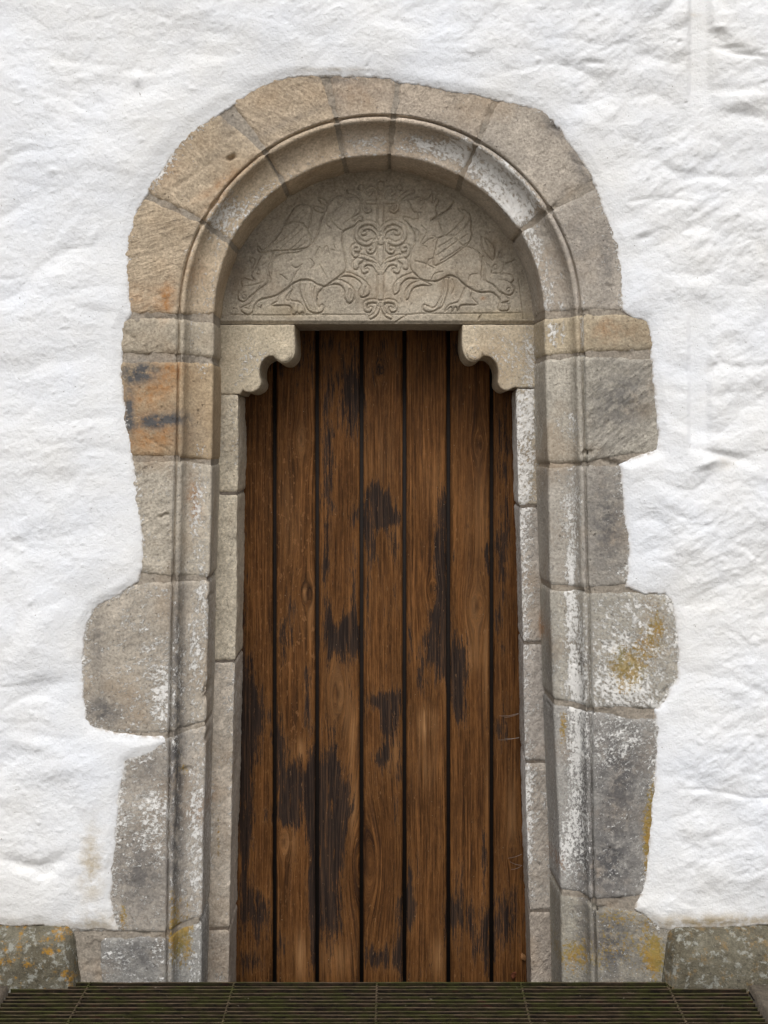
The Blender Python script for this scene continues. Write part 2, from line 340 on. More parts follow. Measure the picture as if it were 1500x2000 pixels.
# ------------------------------------------------------------------ white wall
def build_wall():
    st = 0.0045
    xs = np.concatenate([np.linspace(-3.2, -1.36, 50)[:-1], np.arange(-1.36, 1.32, st), np.linspace(1.32, 3.2, 50)])
    zs = np.concatenate([np.arange(0.10, 3.25, st), np.linspace(3.25, 4.6, 40)])
    X, Z = np.meshgrid(xs, zs)
    PX, PY = X * S + VX, HY - (Z - HC) * S
    wx = X + 0.05 * fbm(X * 3, Z * 3, 2, 1); wz = Z + 0.05 * fbm(X * 3, Z * 3, 2, 2)
    rough = 0.70 + 0.50 * sstep(-0.3, 0.9, X) + 0.15 * sstep(1.4, 0.4, Z) * sstep(-0.4, -0.8, X)
    h = 0.016 * fbm(wx * 1.4, wz * 2.1, 2, 3)
    bil = np.abs(perlin(wx * 2.6, wz * 5.2, 5)); bil2 = np.abs(perlin(wx * 4.9, wz * 9.5, 6))
    msk = sstep(-0.25, 0.35, perlin(X * 1.7, Z * 1.7, 8))
    h = h + rough * (0.025 * np.minimum(bil, 0.34) * (0.45 + 0.55 * msk) + 0.009 * np.minimum(bil2, 0.3) * (1 - 0.6 * msk))
    h = h + rough * 0.0050 * fbm(wx * 6, wz * 9, 3, 9) * (0.4 + 0.9 * sstep(-.3, .4, perlin(X * 4, Z * 4, 10)))
    ca, sa = math.cos(0.6), math.sin(0.6)
    al, ac = X * ca + Z * sa, -X * sa + Z * ca
    h = h + sstep(-1.3, .3, X) * rough * 0.0019 * fbm(al * 11, ac * 34, 3, 11) * (0.5 + 0.9 * sstep(-.2, .5, perlin(X * 3, Z * 3, 13))) + 0.0008 * fbm(X * 75, Z * 75, 2, 12)
    h = h + 0.008 * np.maximum(0, perlin(X * 42, Z * 42, 14) - 0.5)
    rid = np.abs(perlin(wx * 17 + .02 * Z, wz * 24, 16)); rid2 = np.abs(perlin(al * 22, ac * 40, 17))
    pm = sstep(-.1, .45, perlin(X * 3.5, Z * 3.5, 18))
    h = h + sstep(-.9, .4, X) * rough * pm * (0.0036 * np.minimum(rid, .22) + 0.0018 * np.minimum(rid2, .25))
    h = h + 0.0045 * np.maximum(0, perlin(X * 24, Z * 24, 19) - 0.48) - 0.006 * np.maximum(0, perlin(X * 20, Z * 30, 20) - 0.55)
    for q, (fx, fz) in enumerate(((4.5, 6.5), (9, 12))):
        h = h + .0010 * sstep(.02, .075, fbm(wx * fx, wz * fz, 4, 40 + q * 3)) * (1 - .5 * q)
    # ledges, dents and creases of this wall
    def gz(cx, cy, rx, ry, a, ang=0):
        nonlocal h
        h = h + a * blob(PX, PY, cx, cy, rx, ry, ang)
    for a in [(270, 158, 9, 13, .010), (165, 155, 14, 8, .006), (160, 215, 5, 4, -.004), (105, 335, 9, 7, .006), (185, 460, 7, 16, .006, 25),
              (1160, 126, 18, 5, -.008, 5), (1105, 140, 10, 12, -.005), (1257, 465, 14, 7, -.009, -20), (1250, 455, 22, 6, .005, -20),
              (1445, 110, 40, 5, -.010, 8), (1420, 98, 26, 5, -.008), (1400, 60, 22, 6, .008), (1455, 200, 60, 18, .010, -15), (1430, 180, 40, 10, -.006),
              (1405, 888, 55, 8, -.012, 12), (1375, 905, 22, 7, .009, -20), (1330, 1010, 40, 6, -.004, 30), (1400, 640, 60, 30, .007),
              (1440, 720, 60, 9, -.006), (1330, 1185, 26, 5, -.006, -10), (1440, 1330, 40, 40, .008), (60, 1270, 40, 40, .008),
              (90, 1340, 70, 18, -.010, -15), (120, 1500, 60, 20, .008, -10), (55, 1690, 60, 12, -.009, 20), (90, 1700, 14, 40, -.006, 40), (60, 1450, 50, 14, .008, 10),
              (1390, 1700, 60, 40, .006), (200, 720, 26, 120, -.012, -6), (228, 780, 12, 110, .006, -4), (60, 1100, 60, 30, .006), (130, 940, 40, 20, -.005)]:
        gz(*a)
    def crease(pts, wd, dep, lip=0.0):
        nonlocal h
        q = smooth_line(pts, 4)
        d = segdist(PX, PY, q)
        br_ = .35 + .9 * sstep(-.3, .4, perlin(X * 9, Z * 9, 33))
        h = h - .75 * dep * br_ * np.exp(-(d / (wd * 1.25)) ** 2)
        if lip:
            d2 = segdist(PX, PY - 9, q); h = h + .7 * lip * br_ * np.exp(-(d2 / 13) ** 2)
    crease([(1320, 1542), (1370, 1541), (1410, 1546), (1455, 1555), (1505, 1556)], 4, .009, .005)
    crease([(1430, 1060), (1455, 1072), (1475, 1090), (1490, 1075)], 4, .005, .003)
    crease([(1290, 1095), (1325, 1112), (1350, 1128)], 4, .005)
    crease([(1335, 20), (1338, 80), (1333, 150), (1336, 165)], 5, .006)
    crease([(780, 0), (778, 60), (782, 150)], 2.5, .003)
    crease([(640, 130), (700, 128), (760, 133)], 3, .004, .004)
    crease([(720, 128), (720, 142)], 2.4, .012)
    crease([(1180, 505), (1200, 510), (1225, 516)], 3, .004)
    crease([(110, 120), (200, 132), (300, 140), (360, 128), (470, 100)], 8, .004, .004)
    crease([(80, 180), (115, 195), (160, 214), (210, 225)], 6, .004, .003)
    crease([(270, 1115), (240, 1122), (150, 1165), (60, 1190)], 12, .005)
    crease([(1300, 330), (1340, 345), (1420, 350), (1500, 344)], 7, .006, .004)
    crease([(1230, 395), (1290, 388), (1350, 395)], 4, .005, .003)
    crease([(1370, 660), (1420, 715), (1500, 712)], 6, .005, .004)
    for a in [(717, 131, 2.6, 3.2, -.016), (719, 141, 2.6, 3, -.016), (996, 191, 6, 3.2, -.014), (1055, 196, 3, 2.5, -.01), (946, 188, 3, 2.5, -.01), (795, 158, 4, 2.5, -.01), (1186, 410, 3, 7, -.01), (1192, 452, 4, 6, -.012), (1221, 540, 3, 6, -.008), (345, 293, 5, 4, -.01), (173, 1198, 3, 8, -.008), (1352, 107, 3, 3, -.010), (1346, 110, 2.5, 2.5, -.010), (1322, 87, 3, 3, -.01), (1337, 204, 2, 3, -.008)]: gz(*a)
    # smooth vertical float strip on the right
    strip = sstep(1335, 1350, PX) * sstep(1392, 1374, PX) * (sstep(240, 170, PY) + sstep(560, 620, PY) * sstep(900, 840, PY))
    h = h * (1 - 0.75 * strip) - 0.005 * strip
    # plaster thickness and the ragged edge against the stone
    band = sstep(-1.7, -1.35, X) * 1.0
    sd = np.full(X.shape, 9.0)
    near = (np.abs(X) < 1.45)
    sd[near] = hole_sd(X[near], Z[near])
    far = ~near; sd[far] = Z[far] - float(WZ(1804))
    sdn = sd + 0.0050 * fbm(X * 14, Z * 14, 3, 21) + 0.0012 * fbm(X * 70, Z * 70, 2, 22)
    ul = blob(PX, PY, 350, 250, 170, 140) + blob(PX, PY, 250, 760, 60, 130) * 0.6
    ur = blob(PX, PY, 1230, 400, 90, 200)
    wd = 0.028 + 0.040 * np.clip(ul, 0, 1) + 0.012 * np.clip(ur, 0, 1)
    flat = sstep(-0.02, 0.18, sd)
    hw = np.maximum(0.0028 + 0.0117 * flat + h * (0.25 + 0.75 * flat) + 0.007 * np.clip(ul, 0, 1), 0.0032 + 0.001 * h / 0.01)
    lip = 0.004 * np.exp(-((sd - wd * 0.7) / 0.016) ** 2) * (0.5 + fbm(X * 9, Z * 9, 2, 25))
    t = np.clip((sdn + 0.014) / (wd + 0.022), 0, 1); t = .5 * t * t * (3 - 2 * t) + .5 * np.sin(t * np.pi / 2)
    H = -0.0046 + (hw + lip * 0.5 + 0.0046) * t - 0.03 * np.clip((-0.0025 - sdn) / .008, 0, 1)
    V = np.stack([X, -H, Z], -1)
    stain = 0.9 * blob(PX, PY, 180, 1690, 24, 70) + 0.8 * blob(PX, PY, 1400, 1800, 160, 16) + 0.4 * blob(PX, PY, 190, 1800, 50, 22) + 0.35 * blob(PX, PY, 1405, 905, 30, 14)
    stain = stain + 0.35 * sstep(1770, 1815, PY) + 0.5 * blob(PX, PY, 1355, 33, 12, 4) + 0.5 * blob(PX, PY, 650, 137, 60, 4)
    edge = np.exp(-np.maximum(sdn, 0) / 0.0045) * 0.9
    F = gridF(*X.shape)
    sf = sd.ravel()[F].max(1)
    keep = sf > -0.015
    ids, F2 = sub_grid(V, F, keep)
    V2 = V.reshape(-1, 3)[ids]; st2 = stain.ravel()[ids]; ed2 = edge.ravel()[ids]
    # body of the masonry behind (back, ends and top), so that the wall is solid
    n0 = len(V2)
    x0, x1, z1, yb = -3.2, 3.2, 4.6, 0.75
    B = np.array([(x0, yb, -.4), (x1, yb, -.4), (x1, yb, z1), (x0, yb, z1), (x0, .0, -.4), (x1, .0, -.4), (x1, .0, z1), (x0, .0, z1)])
    BF = np.array([(1, 0, 3, 2), (4, 7, 3, 0), (1, 2, 6, 5), (3, 7, 6, 2)]) + n0
    o = add_mesh('white_wall', np.concatenate([V2, B]), np.concatenate([F2, BF]), M_PLASTER, None,
                 {'stain': np.concatenate([st2, np.zeros(8)]), 'edge': np.concatenate([ed2, np.zeros(8)])})
    tag(o, 'lumpy whitewashed plaster wall around the stone doorway', 'wall', kind='thing')
build_wall()

# ------------------------------------------------------------------ stone doorway
portal = empty('stone_doorway', (-0.0433, 0, 0))
tag(portal, 'round-arched weathered sandstone doorway with carved beasts above the plank door', 'doorway', kind='thing')

STAIN = dict(
 ochre=[(325, 585, 16, 34, 1.1, 10), (300, 760, 60, 30, .8, -20), (295, 845, 55, 40, .9, 0), (330, 720, 25, 20, .8), (430, 360, 60, 10, .5, -35), (320, 330, 40, 30, .35, -40), (420, 395, 30, 8, .6, -40),
        (375, 985, 14, 45, .8), (270, 580, 40, 30, .35), (1200, 650, 70, 30, .25), (1038, 1655, 12, 26, 1.5), (1100, 1700, 10, 16, .8), (1075, 1245, 5, 25, .8), (385, 1590, 20, 25, .4),
        (700, 180, 60, 25, .15), (380, 530, 20, 30, .35), (1185, 640, 20, 20, .3)],
 grey=[(272, 728, 36, 20, 1.6, -8), (306, 822, 50, 14, 1.6, -6), (252, 800, 9, 44, 1.3), (1090, 240, 40, 25, .7, 40), (1130, 320, 14, 60, .6, -30), (1185, 520, 14, 80, .5), (1130, 470, 50, 70, .35), (1215, 780, 60, 90, .75, 30), (1185, 1020, 40, 110, .8),
       (1130, 1300, 30, 90, .4), (1210, 1520, 60, 120, .8), (1190, 1690, 60, 70, .8), (200, 1390, 40, 30, .9), (190, 1260, 18, 70, .6), (270, 1710, 60, 80, .8), (260, 1870, 60, 40, .6), (290, 1500, 40, 40, .5), (1190, 1850, 50, 60, .7),
       (370, 850, 40, 60, .3), (345, 1300, 14, 300, .7), (340, 1600, 16, 240, .6), (1140, 1500, 12, 300, .45), (660, 155, 60, 8, .5), (445, 235, 18, 30, .5), (900, 255, 200, 14, .3, 25), (560, 240, 140, 8, .3, -25), (1085, 1300, 10, 120, .5)],
 lichen=[(1285, 1220, 34, 70, .95), (1225, 1300, 60, 70, .8), (1266, 1640, 14, 110, 1.3), (1282, 1560, 10, 60, 1.0), (1105, 1430, 10, 50, 1.1), (1225, 1470, 30, 60, .4), (336, 1800, 14, 100, .95), (405, 1690, 5, 120, 1.0), (360, 1860, 24, 70, .8), (362, 1700, 14, 140, .6), (345, 1480, 12, 60, .7), (362, 1365, 8, 40, .6), (240, 1800, 14, 40, .8), (290, 1827, 60, 5, .9),
         (250, 1770, 40, 40, .45), (1120, 1885, 50, 50, .66), (1230, 1850, 90, 60, .62), (1282, 1880, 22, 50, .7), (1225, 1320, 50, 90, .45), (1200, 1790, 60, 16, .5), (310, 1450, 30, 12, .5), (360, 1510, 14, 14, .7), (1245, 870, 20, 16, .5), (1215, 1000, 16, 40, .4), (1250, 760, 12, 60, .3)],
 wash=[(955, 322, 90, 22, 1.3, 36), (1005, 390, 50, 24, .9, 50), (860, 282, 70, 14, .9, 18), (1030, 380, 60, 14, .5, 52), (700, 265, 60, 14, .35), (440, 410, 30, 70, .4, 35), (420, 430, 16, 50, .35, 30), (320, 320, 40, 30, .45, -40), (380, 985, 16, 90, .45), (385, 880, 30, 20, .3), (390, 1200, 14, 140, .38), (372, 1250, 10, 120, .3),
       (1118, 1130, 9, 60, .6), (1122, 1220, 12, 60, .5), (1125, 1330, 16, 80, .4), (1115, 830, 25, 40, .5), (1120, 1000, 16, 100, .5), (1130, 1480, 20, 140, .4), (1085, 650, 14, 40, .6), (1105, 640, 6, 60, .5), (1138, 650, 5, 50, .7), (1055, 760, 12, 180, .45),
       (300, 1300, 60, 90, .3), (320, 1380, 25, 60, .35), (290, 1600, 60, 80, .4), (1230, 1260, 80, 90, .45), (1220, 1350, 70, 40, .5), (1200, 1450, 60, 50, .35), (1120, 1660, 30, 90, .4), (380, 1650, 16, 200, .4), (370, 560, 26, 90, .25), (385, 640, 20, 50, .35), (385, 715, 25, 20, .45),
       (480, 690, 50, 50, .45), (1000, 680, 60, 50, .35), (1025, 880, 22, 160, .5), (1040, 1150, 16, 400, .4), (445, 850, 20, 120, .25), (1045, 1640, 18, 120, .6), (440, 1450, 18, 200, .35)])
def stains(X, Z):
    PX, PY = X * S + VX, HY - (Z - HC) * S
    out = {}
    for k, L in STAIN.items():
        a = np.zeros(X.shape)
        for b in L: a = a + b[4] * blob(PX, PY, b[0], b[1], b[2], b[3], b[5] if len(b) > 5 else 0)
        out[k] = np.clip(a, 0, 1.6)
    return out

CHIPS = [(1205, 905, 34, 6, .012, 12), (1150, 885, 12, 5, .010, 30), (320, 1006, 16, 4, .010, -12), (425, 1140, 8, 10, .010), (380, 905, 18, 9, .004), (425, 910, 9, 12, .010), (363, 1512, 14, 9, .006), (395, 1360, 5, 22, .010), (405, 1175, 6, 14, .008),
         (1130, 318, 22, 3, .006, 25), (1085, 250, 12, 5, .008, 40), (1110, 370, 14, 3, .005, -30), (1060, 300, 10, 3, .004, -25), (1100, 330, 9, 3, .004, -35), (1170, 1775, 20, 6, .008), (1076, 1395, 10, 8, .010), (1230, 1240, 4, 4, .007), (1282, 1343, 3, 6, .006), (1300, 1350, 16, 8, .006, -40),
         (310, 868, 40, 2.5, .006, 28), (255, 655, 16, 5, .005, 40), (1130, 1300, 10, 3, .004), (1190, 560, 14, 4, .005), (590, 165, 20, 3, .004, -8), (880, 190, 16, 3, .004, 12), (285, 1560, 16, 10, .004), (255, 1640, 10, 20, .004), (400, 1450, 8, 14, .006)]
def chips(X, Z):
    PX, PY = X * S + VX, HY - (Z - HC) * S
    wob = 5 * fbm(X * 40, Z * 40, 3, 91); a = np.zeros(X.shape)
    for c in CHIPS: a = a + c[4] * np.clip(2.2 * blob(PX + wob, PY - wob, c[0], c[1], c[2], c[3], c[5] if len(c) > 5 else 0) - .8, 0, 1)
    return a
def surf_normals(P):
    du = np.gradient(P, axis=1); dv = np.gradient(P, axis=0)
    n = np.cross(du, dv); n /= np.linalg.norm(n, axis=-1, keepdims=True) + 1e-9
    return n

def stone_grid(name, P, flatmask, edge, seed, base, parent, ang=20, wash=0.12, grey=0.0, lich=0.0, lump=0.0024, tool=0.0016, pill=0.010, pw=0.006, label=None, extra=None, mat=None, tlv=1.0, mw=None):
    """P: grid of points (rows along the joint direction, columns across the profile); edge: metres to the nearest joint"""
    n = surf_normals(P)
    if n[..., 1].mean() > 0: n = -n; flip = True
    else: flip = False
    arc_c = np.concatenate([np.zeros((P.shape[0], 1)), np.cumsum(np.linalg.norm(np.diff(P, axis=1), axis=-1), 1)], 1)
    arc_r = np.concatenate([np.zeros((1, P.shape[1])), np.cumsum(np.linalg.norm(np.diff(P, axis=0), axis=-1), 0)], 0)
    a = math.radians(ang); ca, sa = math.cos(a), math.sin(a)
    al = np.where(flatmask, arc_c * ca + arc_r * sa, arc_r)
    ac = np.where(flatmask, -arc_c * sa + arc_r * ca, arc_c)
    ed = edge + 0.0022 * fbm(arc_c * 40 + seed, arc_r * 40, 3, seed)
    dsp = -pill * np.exp(-np.maximum(ed, -0.002) / pw)
    dsp = dsp + np.where(flatmask, 1.0, 0.35) * (lump * fbm(arc_c * 9 + seed * 3, arc_r * 9, 3, seed) + .0015 * fbm(arc_c * 30 + seed * 3, arc_r * 30, 3, seed + 7) + tool * tlv * fbm(al * 20, ac * 62, 3, seed + 1) * (.35 + .9 * sstep(-.35, .35, perlin(arc_c * 8 + seed, arc_r * 8, seed + 2))) - 0.0035 * np.maximum(0, perlin(arc_c * 34 + seed, arc_r * 34, seed + 3) - .45))
    dsp = dsp + np.where(flatmask, 1.0, 0.7) * 0.0007 * fbm(arc_c * 60, arc_r * 60, 2, seed + 5)
    if extra is not None: dsp = dsp + extra(P)
    dsp = dsp - chips(P[..., 0], P[..., 2]) * (P[..., 1] < .2)
    Q = P + n * dsp[..., None]
    X, Z = P[..., 0], P[..., 2]
    st = stains(X, Z)
    sd = -hole_sd(X, Z)
    rim = np.exp(-np.clip(sd, 0, None) / 0.014)
    mul = np.where(flatmask, 1.0, 1.0); wash = wash + np.where(flatmask, .12, .12)
    if mw is not None: wash = wash + mw[None]
    st['wash'] = np.clip(st['wash'] * 1.15 + wash * mul + 0.40 * rim, 0, 1.25)
    st['grey'] = st['grey'] + grey; st['lichen'] = st['lichen'] + lich
    sh = X.shape
    base = np.array(base, float); base = (base * .85 + base.mean() * .15) * 1.09
    bc = np.broadcast_to(base, sh + (3,)) * np.where(flatmask, 1.0, 1.12)[..., None] * (1 + 0.10 * fbm(arc_c * 5, arc_r * 5, 2, seed + 9))[..., None]
    tuv = np.stack([al + seed * 0.73, ac + seed * 1.31, np.full(sh, seed * 2.17)], -1)
    F = gridF(*sh)
    if flip: F = F[:, ::-1]
    att = {k: v.ravel() for k, v in st.items()}; att['tl'] = np.full(X.size, tlv) * np.where(flatmask, 1.0, .35).ravel(); att['tuv'] = tuv.reshape(-1, 3); att['base'] = bc.reshape(-1, 3)
    o = add_mesh(name, Q.reshape(-1, 3), F, mat or M_STONE, parent, att)
    if label: o['label'] = label
    return o

# profile across the moulding: u 0..1 from the face arris to the inner arris, d = depth behind the face
FACE, DA, DI = 0.002, 0.074, 0.275
def prof():
    pts = [(0, FACE), (0.010, 0.011), (0.025, 0.019), (0.045, 0.020), (0.055, 0.011), (0.075, 0.0055), (0.105, 0.0030), (0.14, 0.0025), (0.175, 0.0040), (0.205, 0.008), (0.225, 0.015), (0.24, 0.024), (0.255, 0.027)]
    for k in range(1, 21):
        v = k / 20.0
        pts.append((0.255 + 0.675 * v, 0.027 + (DA - 0.006 - 0.027) * math.sqrt(1 - (1 - v) ** 2)))
    pts += [(0.955, DA - 0.0055), (0.98, DA - 0.003)]
    return pts
PROF = prof()
NREV = 18
REV = [(k / NREV) for k in range(0, NREV + 1)]

def jamb_lines(side):
    if side == 'L':
        b = [(600, 347), (617, 347), (885, 342), (990, 339), (1122, 336), (1196, 333), (1388, 330), (1516, 328), (1700, 325), (1900, 323), (2210, 321)]
        a = [(600, 419), (617, 419), (810, 416), (1110, 410), (1230, 406), (1480, 402), (1633, 397), (1900, 394), (2210, 392)]
        i = [(600, 432), (780, 432), (900, 430), (1050, 426), (1132, 422), (1292, 420), (1420, 416), (1516, 413), (1600, 412), (1733, 410), (1900, 405), (2210, 402)]
    else:
        b = [(600, 1137), (612, 1137), (690, 1140), (900, 1146), (1140, 1151), (1167, 1154), (1383, 1157), (1640, 1161), (1765, 1164), (1900, 1168), (2210, 1171)]
        a = [(600, 1062), (612, 1062), (900, 1070), (1167, 1074), (1370, 1080), (1640, 1092), (1893, 1097), (2210, 1101)]
        i = [(600, 1040), (900, 1045), (1100, 1052), (1267, 1057), (1467, 1063), (1640, 1071), (1893, 1076), (2210, 1080)]
    def f(tab, d):
        zz = WZ([p[0] for p in tab], d)[::-1]; xx = WX([p[1] for p in tab], d)[::-1]
        return lambda z: np.interp(z, zz, xx)
    return f(b, 0), f(a, DA), f(i, DI)
JL, JR = jamb_lines('L'), jamb_lines('R')

def jamb_points(side, zf, wob=0):
    """zf(c) gives lower/upper joint heights; returns P(rows, cols), flatmask, per-column radial weight"""
def col_layout(flat_w):
    nf = max(2, int(flat_w / 0.0045))
    cols = [('f', 1 - k / nf) for k in range(nf)] + [('m',) + p for p in PROF] + [('r', t) for t in REV]
    return cols

def jamb_stone(name, side, jb, jt, seed, base, **kw):
    """jb, jt: bottom and top joints as (y_outer, y_bead, y_arris, gap_outer, gap_bead)"""
    fb, fa, fi = JL if side == 'L' else JR
    flat_w = kw.pop('fw', 0.34); sg = -1 if side == 'L' else 1
    cols = col_layout(flat_w)
    off = kw.pop('offset', 0.0)
    s = np.array([c[1] * flat_w if c[0] == 'f' else 0 for c in cols])
    rel = np.array([-c[1] * 1.0 if c[0] == 'f' else (c[1] if c[0] == 'm' else 1.0) for c in cols])   # -1 outer .. 0 bead .. 1 arris
    def jz(j, sgn):
        yo, yb, ya, go, gb = j
        y = np.interp(rel, [-0.45, 0, 1], [yo, yb, ya]); g = np.interp(rel, [-0.45, 0, 1], [go, gb, gb])
        return WZ(y) + sgn * g / S
    zb, zt = jz(jb, +1), jz(jt, -1)
    nr = max(4, int((zt.max() - zb.min()) / 0.0045))
    t = np.linspace(0, 1, nr)[:, None]
    Z0 = zb[None] + (zt - zb)[None] * t
    b, a, i = fb(Z0), fa(Z0), fi(Z0)
    X = np.zeros_like(Z0); Y = np.zeros_like(Z0)
    for k, c in enumerate(cols):
        if c[0] == 'f': X[:, k] = b[:, k] + sg * s[k]; Y[:, k] = FACE
        elif c[0] == 'm': X[:, k] = b[:, k] + (a[:, k] - b[:, k]) * c[1]; Y[:, k] = c[2]
        else:
            X[:, k] = a[:, k] + (i[:, k] - a[:, k]) * c[1]; Y[:, k] = DA + (DI + 0.02 - DA) * c[1]
    P = np.stack([X, Y, Z0], -1)
    flat = np.broadcast_to(np.array([c[0] == 'f' for c in cols])[None], X.shape)
    if off: return P, flat
    edge = np.minimum(Z0 - zb[None], zt[None] - Z0)
    if flat_w < .3: edge = np.minimum(edge, np.where(s > 0, flat_w - s, 1)[None])
    return stone_grid(name, P, flat, edge, seed, base, portal, **kw)

# joints of the jambs, survey units: (outer, face arris, inner arris, half gap outer, half gap inner)
LJ = [(617, 618, 622, 3, 2.2), (698, 699, 701, 7, 5), (895, 895, 904, 2.5, 2.5), (1129, 1131, 1135, 11, 3), (1438, 1437, 1422, 4, 2.5), (1827, 1827, 1812, 4, 3), (2130, 2130, 2130, 0, 0)]
RJ = [(610, 611, 615, 2, 2), (692, 691, 696, 6, 2.2), (897, 906, 909, 9, 2.5), (1149, 1154, 1152, 7, 3), (1394, 1388, 1379, 8, 3), (1768, 1763, 1757, 15, 3), (2130, 2130, 2130, 0, 0)]
LSTONE = [dict(base=(.36, .305, .225), ang=30, wash=.12, tlv=.7), dict(base=(.37, .275, .165), ang=-25, wash=.10, tlv=.35, label='jamb block streaked with orange and black iron stains'),
          dict(base=(.40, .350, .275), ang=35, wash=.36, tlv=1.1), dict(base=(.375, .325, .26), ang=20, wash=.42, lump=.003, tlv=.25, label='rounded jamb block flecked with old whitewash'),
          dict(base=(.37, .325, .27), ang=15, wash=.48, tlv=.15), dict(base=(.30, .285, .255), ang=10, wash=.60, lich=.15, grey=.2, tlv=.1, fw=.213)]
RSTONE = [dict(base=(.37, .305, .205), ang=20, wash=.12, tlv=.3), dict(base=(.36, .325, .265), ang=-38, wash=.20, tlv=1.4, label='large grey jamb block with diagonal tooling'), dict(base=(.35, .315, .265), ang=-15, wash=.32, grey=.1, tlv=.2),
          dict(base=(.35, .32, .265), ang=40, wash=.42, tlv=.4, label='square jamb block mottled with whitewash and orange lichen'), dict(base=(.32, .30, .27), ang=-30, wash=.46, grey=.15, lich=.15, tlv=.2), dict(base=(.31, .28, .22), ang=10, wash=.42, lich=.28, grey=.3, tlv=.1)]
for k in range(6):
    jamb_stone('jamb_block', 'L', LJ[k + 1], LJ[k], 11 + k, **LSTONE[k])
    jamb_stone('jamb_block', 'R', RJ[k + 1], RJ[k], 31 + k, **RSTONE[k])

# ---- arch
CX, CZ, RB = -0.0433, float(WZ(617)), 0.658
TH = np.radians([0, 30, 60, 90, 120, 150, 180])
RA = lambda th: np.interp(th, TH, [.543, .543, .537, .536, .542, .553, .548])
RI = lambda th: np.interp(th, TH, [.527, .528, .526, .526, .536, .548, .5516])
def ang_of(px, py, d=0):
    x, _, z = W(px, py, d); return math.atan2(z - CZ, x - CX)
AJ = [((250, 616), (347, 617), (419, 617), 3, 2),
      ((288, 383), (395, 432), (462, 480), 5, 2), ((447, 218), (515, 292), (560, 368), 14, 2), ((636, 150), (656, 232), (671, 305), 7, 2.2),
      ((779, 158), (768, 235), (761, 300), 3, 2.5), ((970, 195), (930, 280), (894, 358), 2.5, 2.5), ((1165, 358), (1075, 408), (1011, 455), 6, 2.5),
      ((1218, 609), (1137, 610), (1062, 612), 2, 2)]
def voussoir(name, ja, jb, seed, base, **kw):
    flat_w = 0.26; cols = col_layout(flat_w)
    def th_of(j, sgn):
        to, tb, ta = ang_of(*j[0]), ang_of(*j[1]), ang_of(*j[2], DA)
        r0 = math.hypot(W(*j[0])[0] - CX, W(*j[0])[2] - CZ)
        th = []
        for c in cols:
            if c[0] == 'f':
                u = c[1] * flat_w / (r0 - RB)
                t_ = tb + (to - tb) * min(u, 1.3); g = (j[4] + (j[3] - j[4]) * min(u, 1.3)) / S / (RB + c[1] * flat_w)
            elif c[0] == 'm': t_ = tb + (ta - tb) * c[1]; g = j[4] / S / 0.6
            else: t_ = ta; g = j[4] / S / 0.54
            th.append(t_ + sgn * g)
        return np.array(th)
    ta, tb = th_of(ja, -1), th_of(jb, +1)           # angle falls from left to right
    nr = max(4, int(abs(ta - tb).max() * 0.72 / 0.0045))
    t = np.linspace(0, 1, nr)[:, None]
    T = ta[None] + (tb - ta)[None] * t
    R = np.zeros_like(T); Y = np.zeros_like(T)
    for k, c in enumerate(cols):
        ra, ri = RA(T[:, k]), RI(T[:, k])
        if c[0] == 'f': R[:, k] = RB + c[1] * flat_w; Y[:, k] = FACE
        elif c[0] == 'm': R[:, k] = RB + (ra - RB) * c[1]; Y[:, k] = c[2]
        else: R[:, k] = ra + (ri - ra) * c[1]; Y[:, k] = DA + (DI + 0.02 - DA) * c[1]
    P = np.stack([CX + R * np.cos(T), Y, CZ + R * np.sin(T)], -1)
    flat = np.broadcast_to(np.array([c[0] == 'f' for c in cols])[None], T.shape)
    if kw.pop('offset', 0): return P, flat
    edge = np.minimum(np.abs(T - ta[None]), np.abs(tb[None] - T)) * R
    mw = np.array([(.42 * max(0, min(1, (c[1] - .45) / .3)) if c[0] == 'm' else 0) for c in cols])
    return stone_grid(name, P, flat, edge, seed, base, portal, mw=mw, **kw)
def hole_extra(P):
    px, py = P[..., 0] * S + VX, HY - (P[..., 2] - HC) * S
    return -0.022 * np.exp(-(((px - 451) * .85 - (py - 307) * .5) / 8.5) ** 4 - (((px - 451) * .5 + (py - 307) * .85) / 4.5) ** 4) \
           - 0.004 * blob(px, py, 380, 340, 60, 4, -35) - 0.004 * blob(px, py, 420, 395, 35, 4, -40)
VS = [dict(base=(.405, .315, .210), ang=20, wash=.10, tlv=1.2), dict(base=(.41, .32, .215), ang=-30, wash=.20, tlv=.7, extra=hole_extra, label='voussoir with a small dark hole'), dict(base=(.405, .315, .215), ang=25, wash=.12, tlv=.8),
      dict(base=(.39, .315, .235), ang=10, wash=.16, tlv=.5), dict(base=(.41, .335, .255), ang=-30, wash=.14, tlv=.8), dict(base=(.39, .335, .27), ang=-35, wash=.14, lump=.0035, tlv=.25), dict(base=(.385, .335, .275), ang=-10, wash=.28, grey=.08, tlv=.35)]
for k in range(7): voussoir('voussoir', AJ[k], AJ[k + 1], 51 + k, **VS[k])

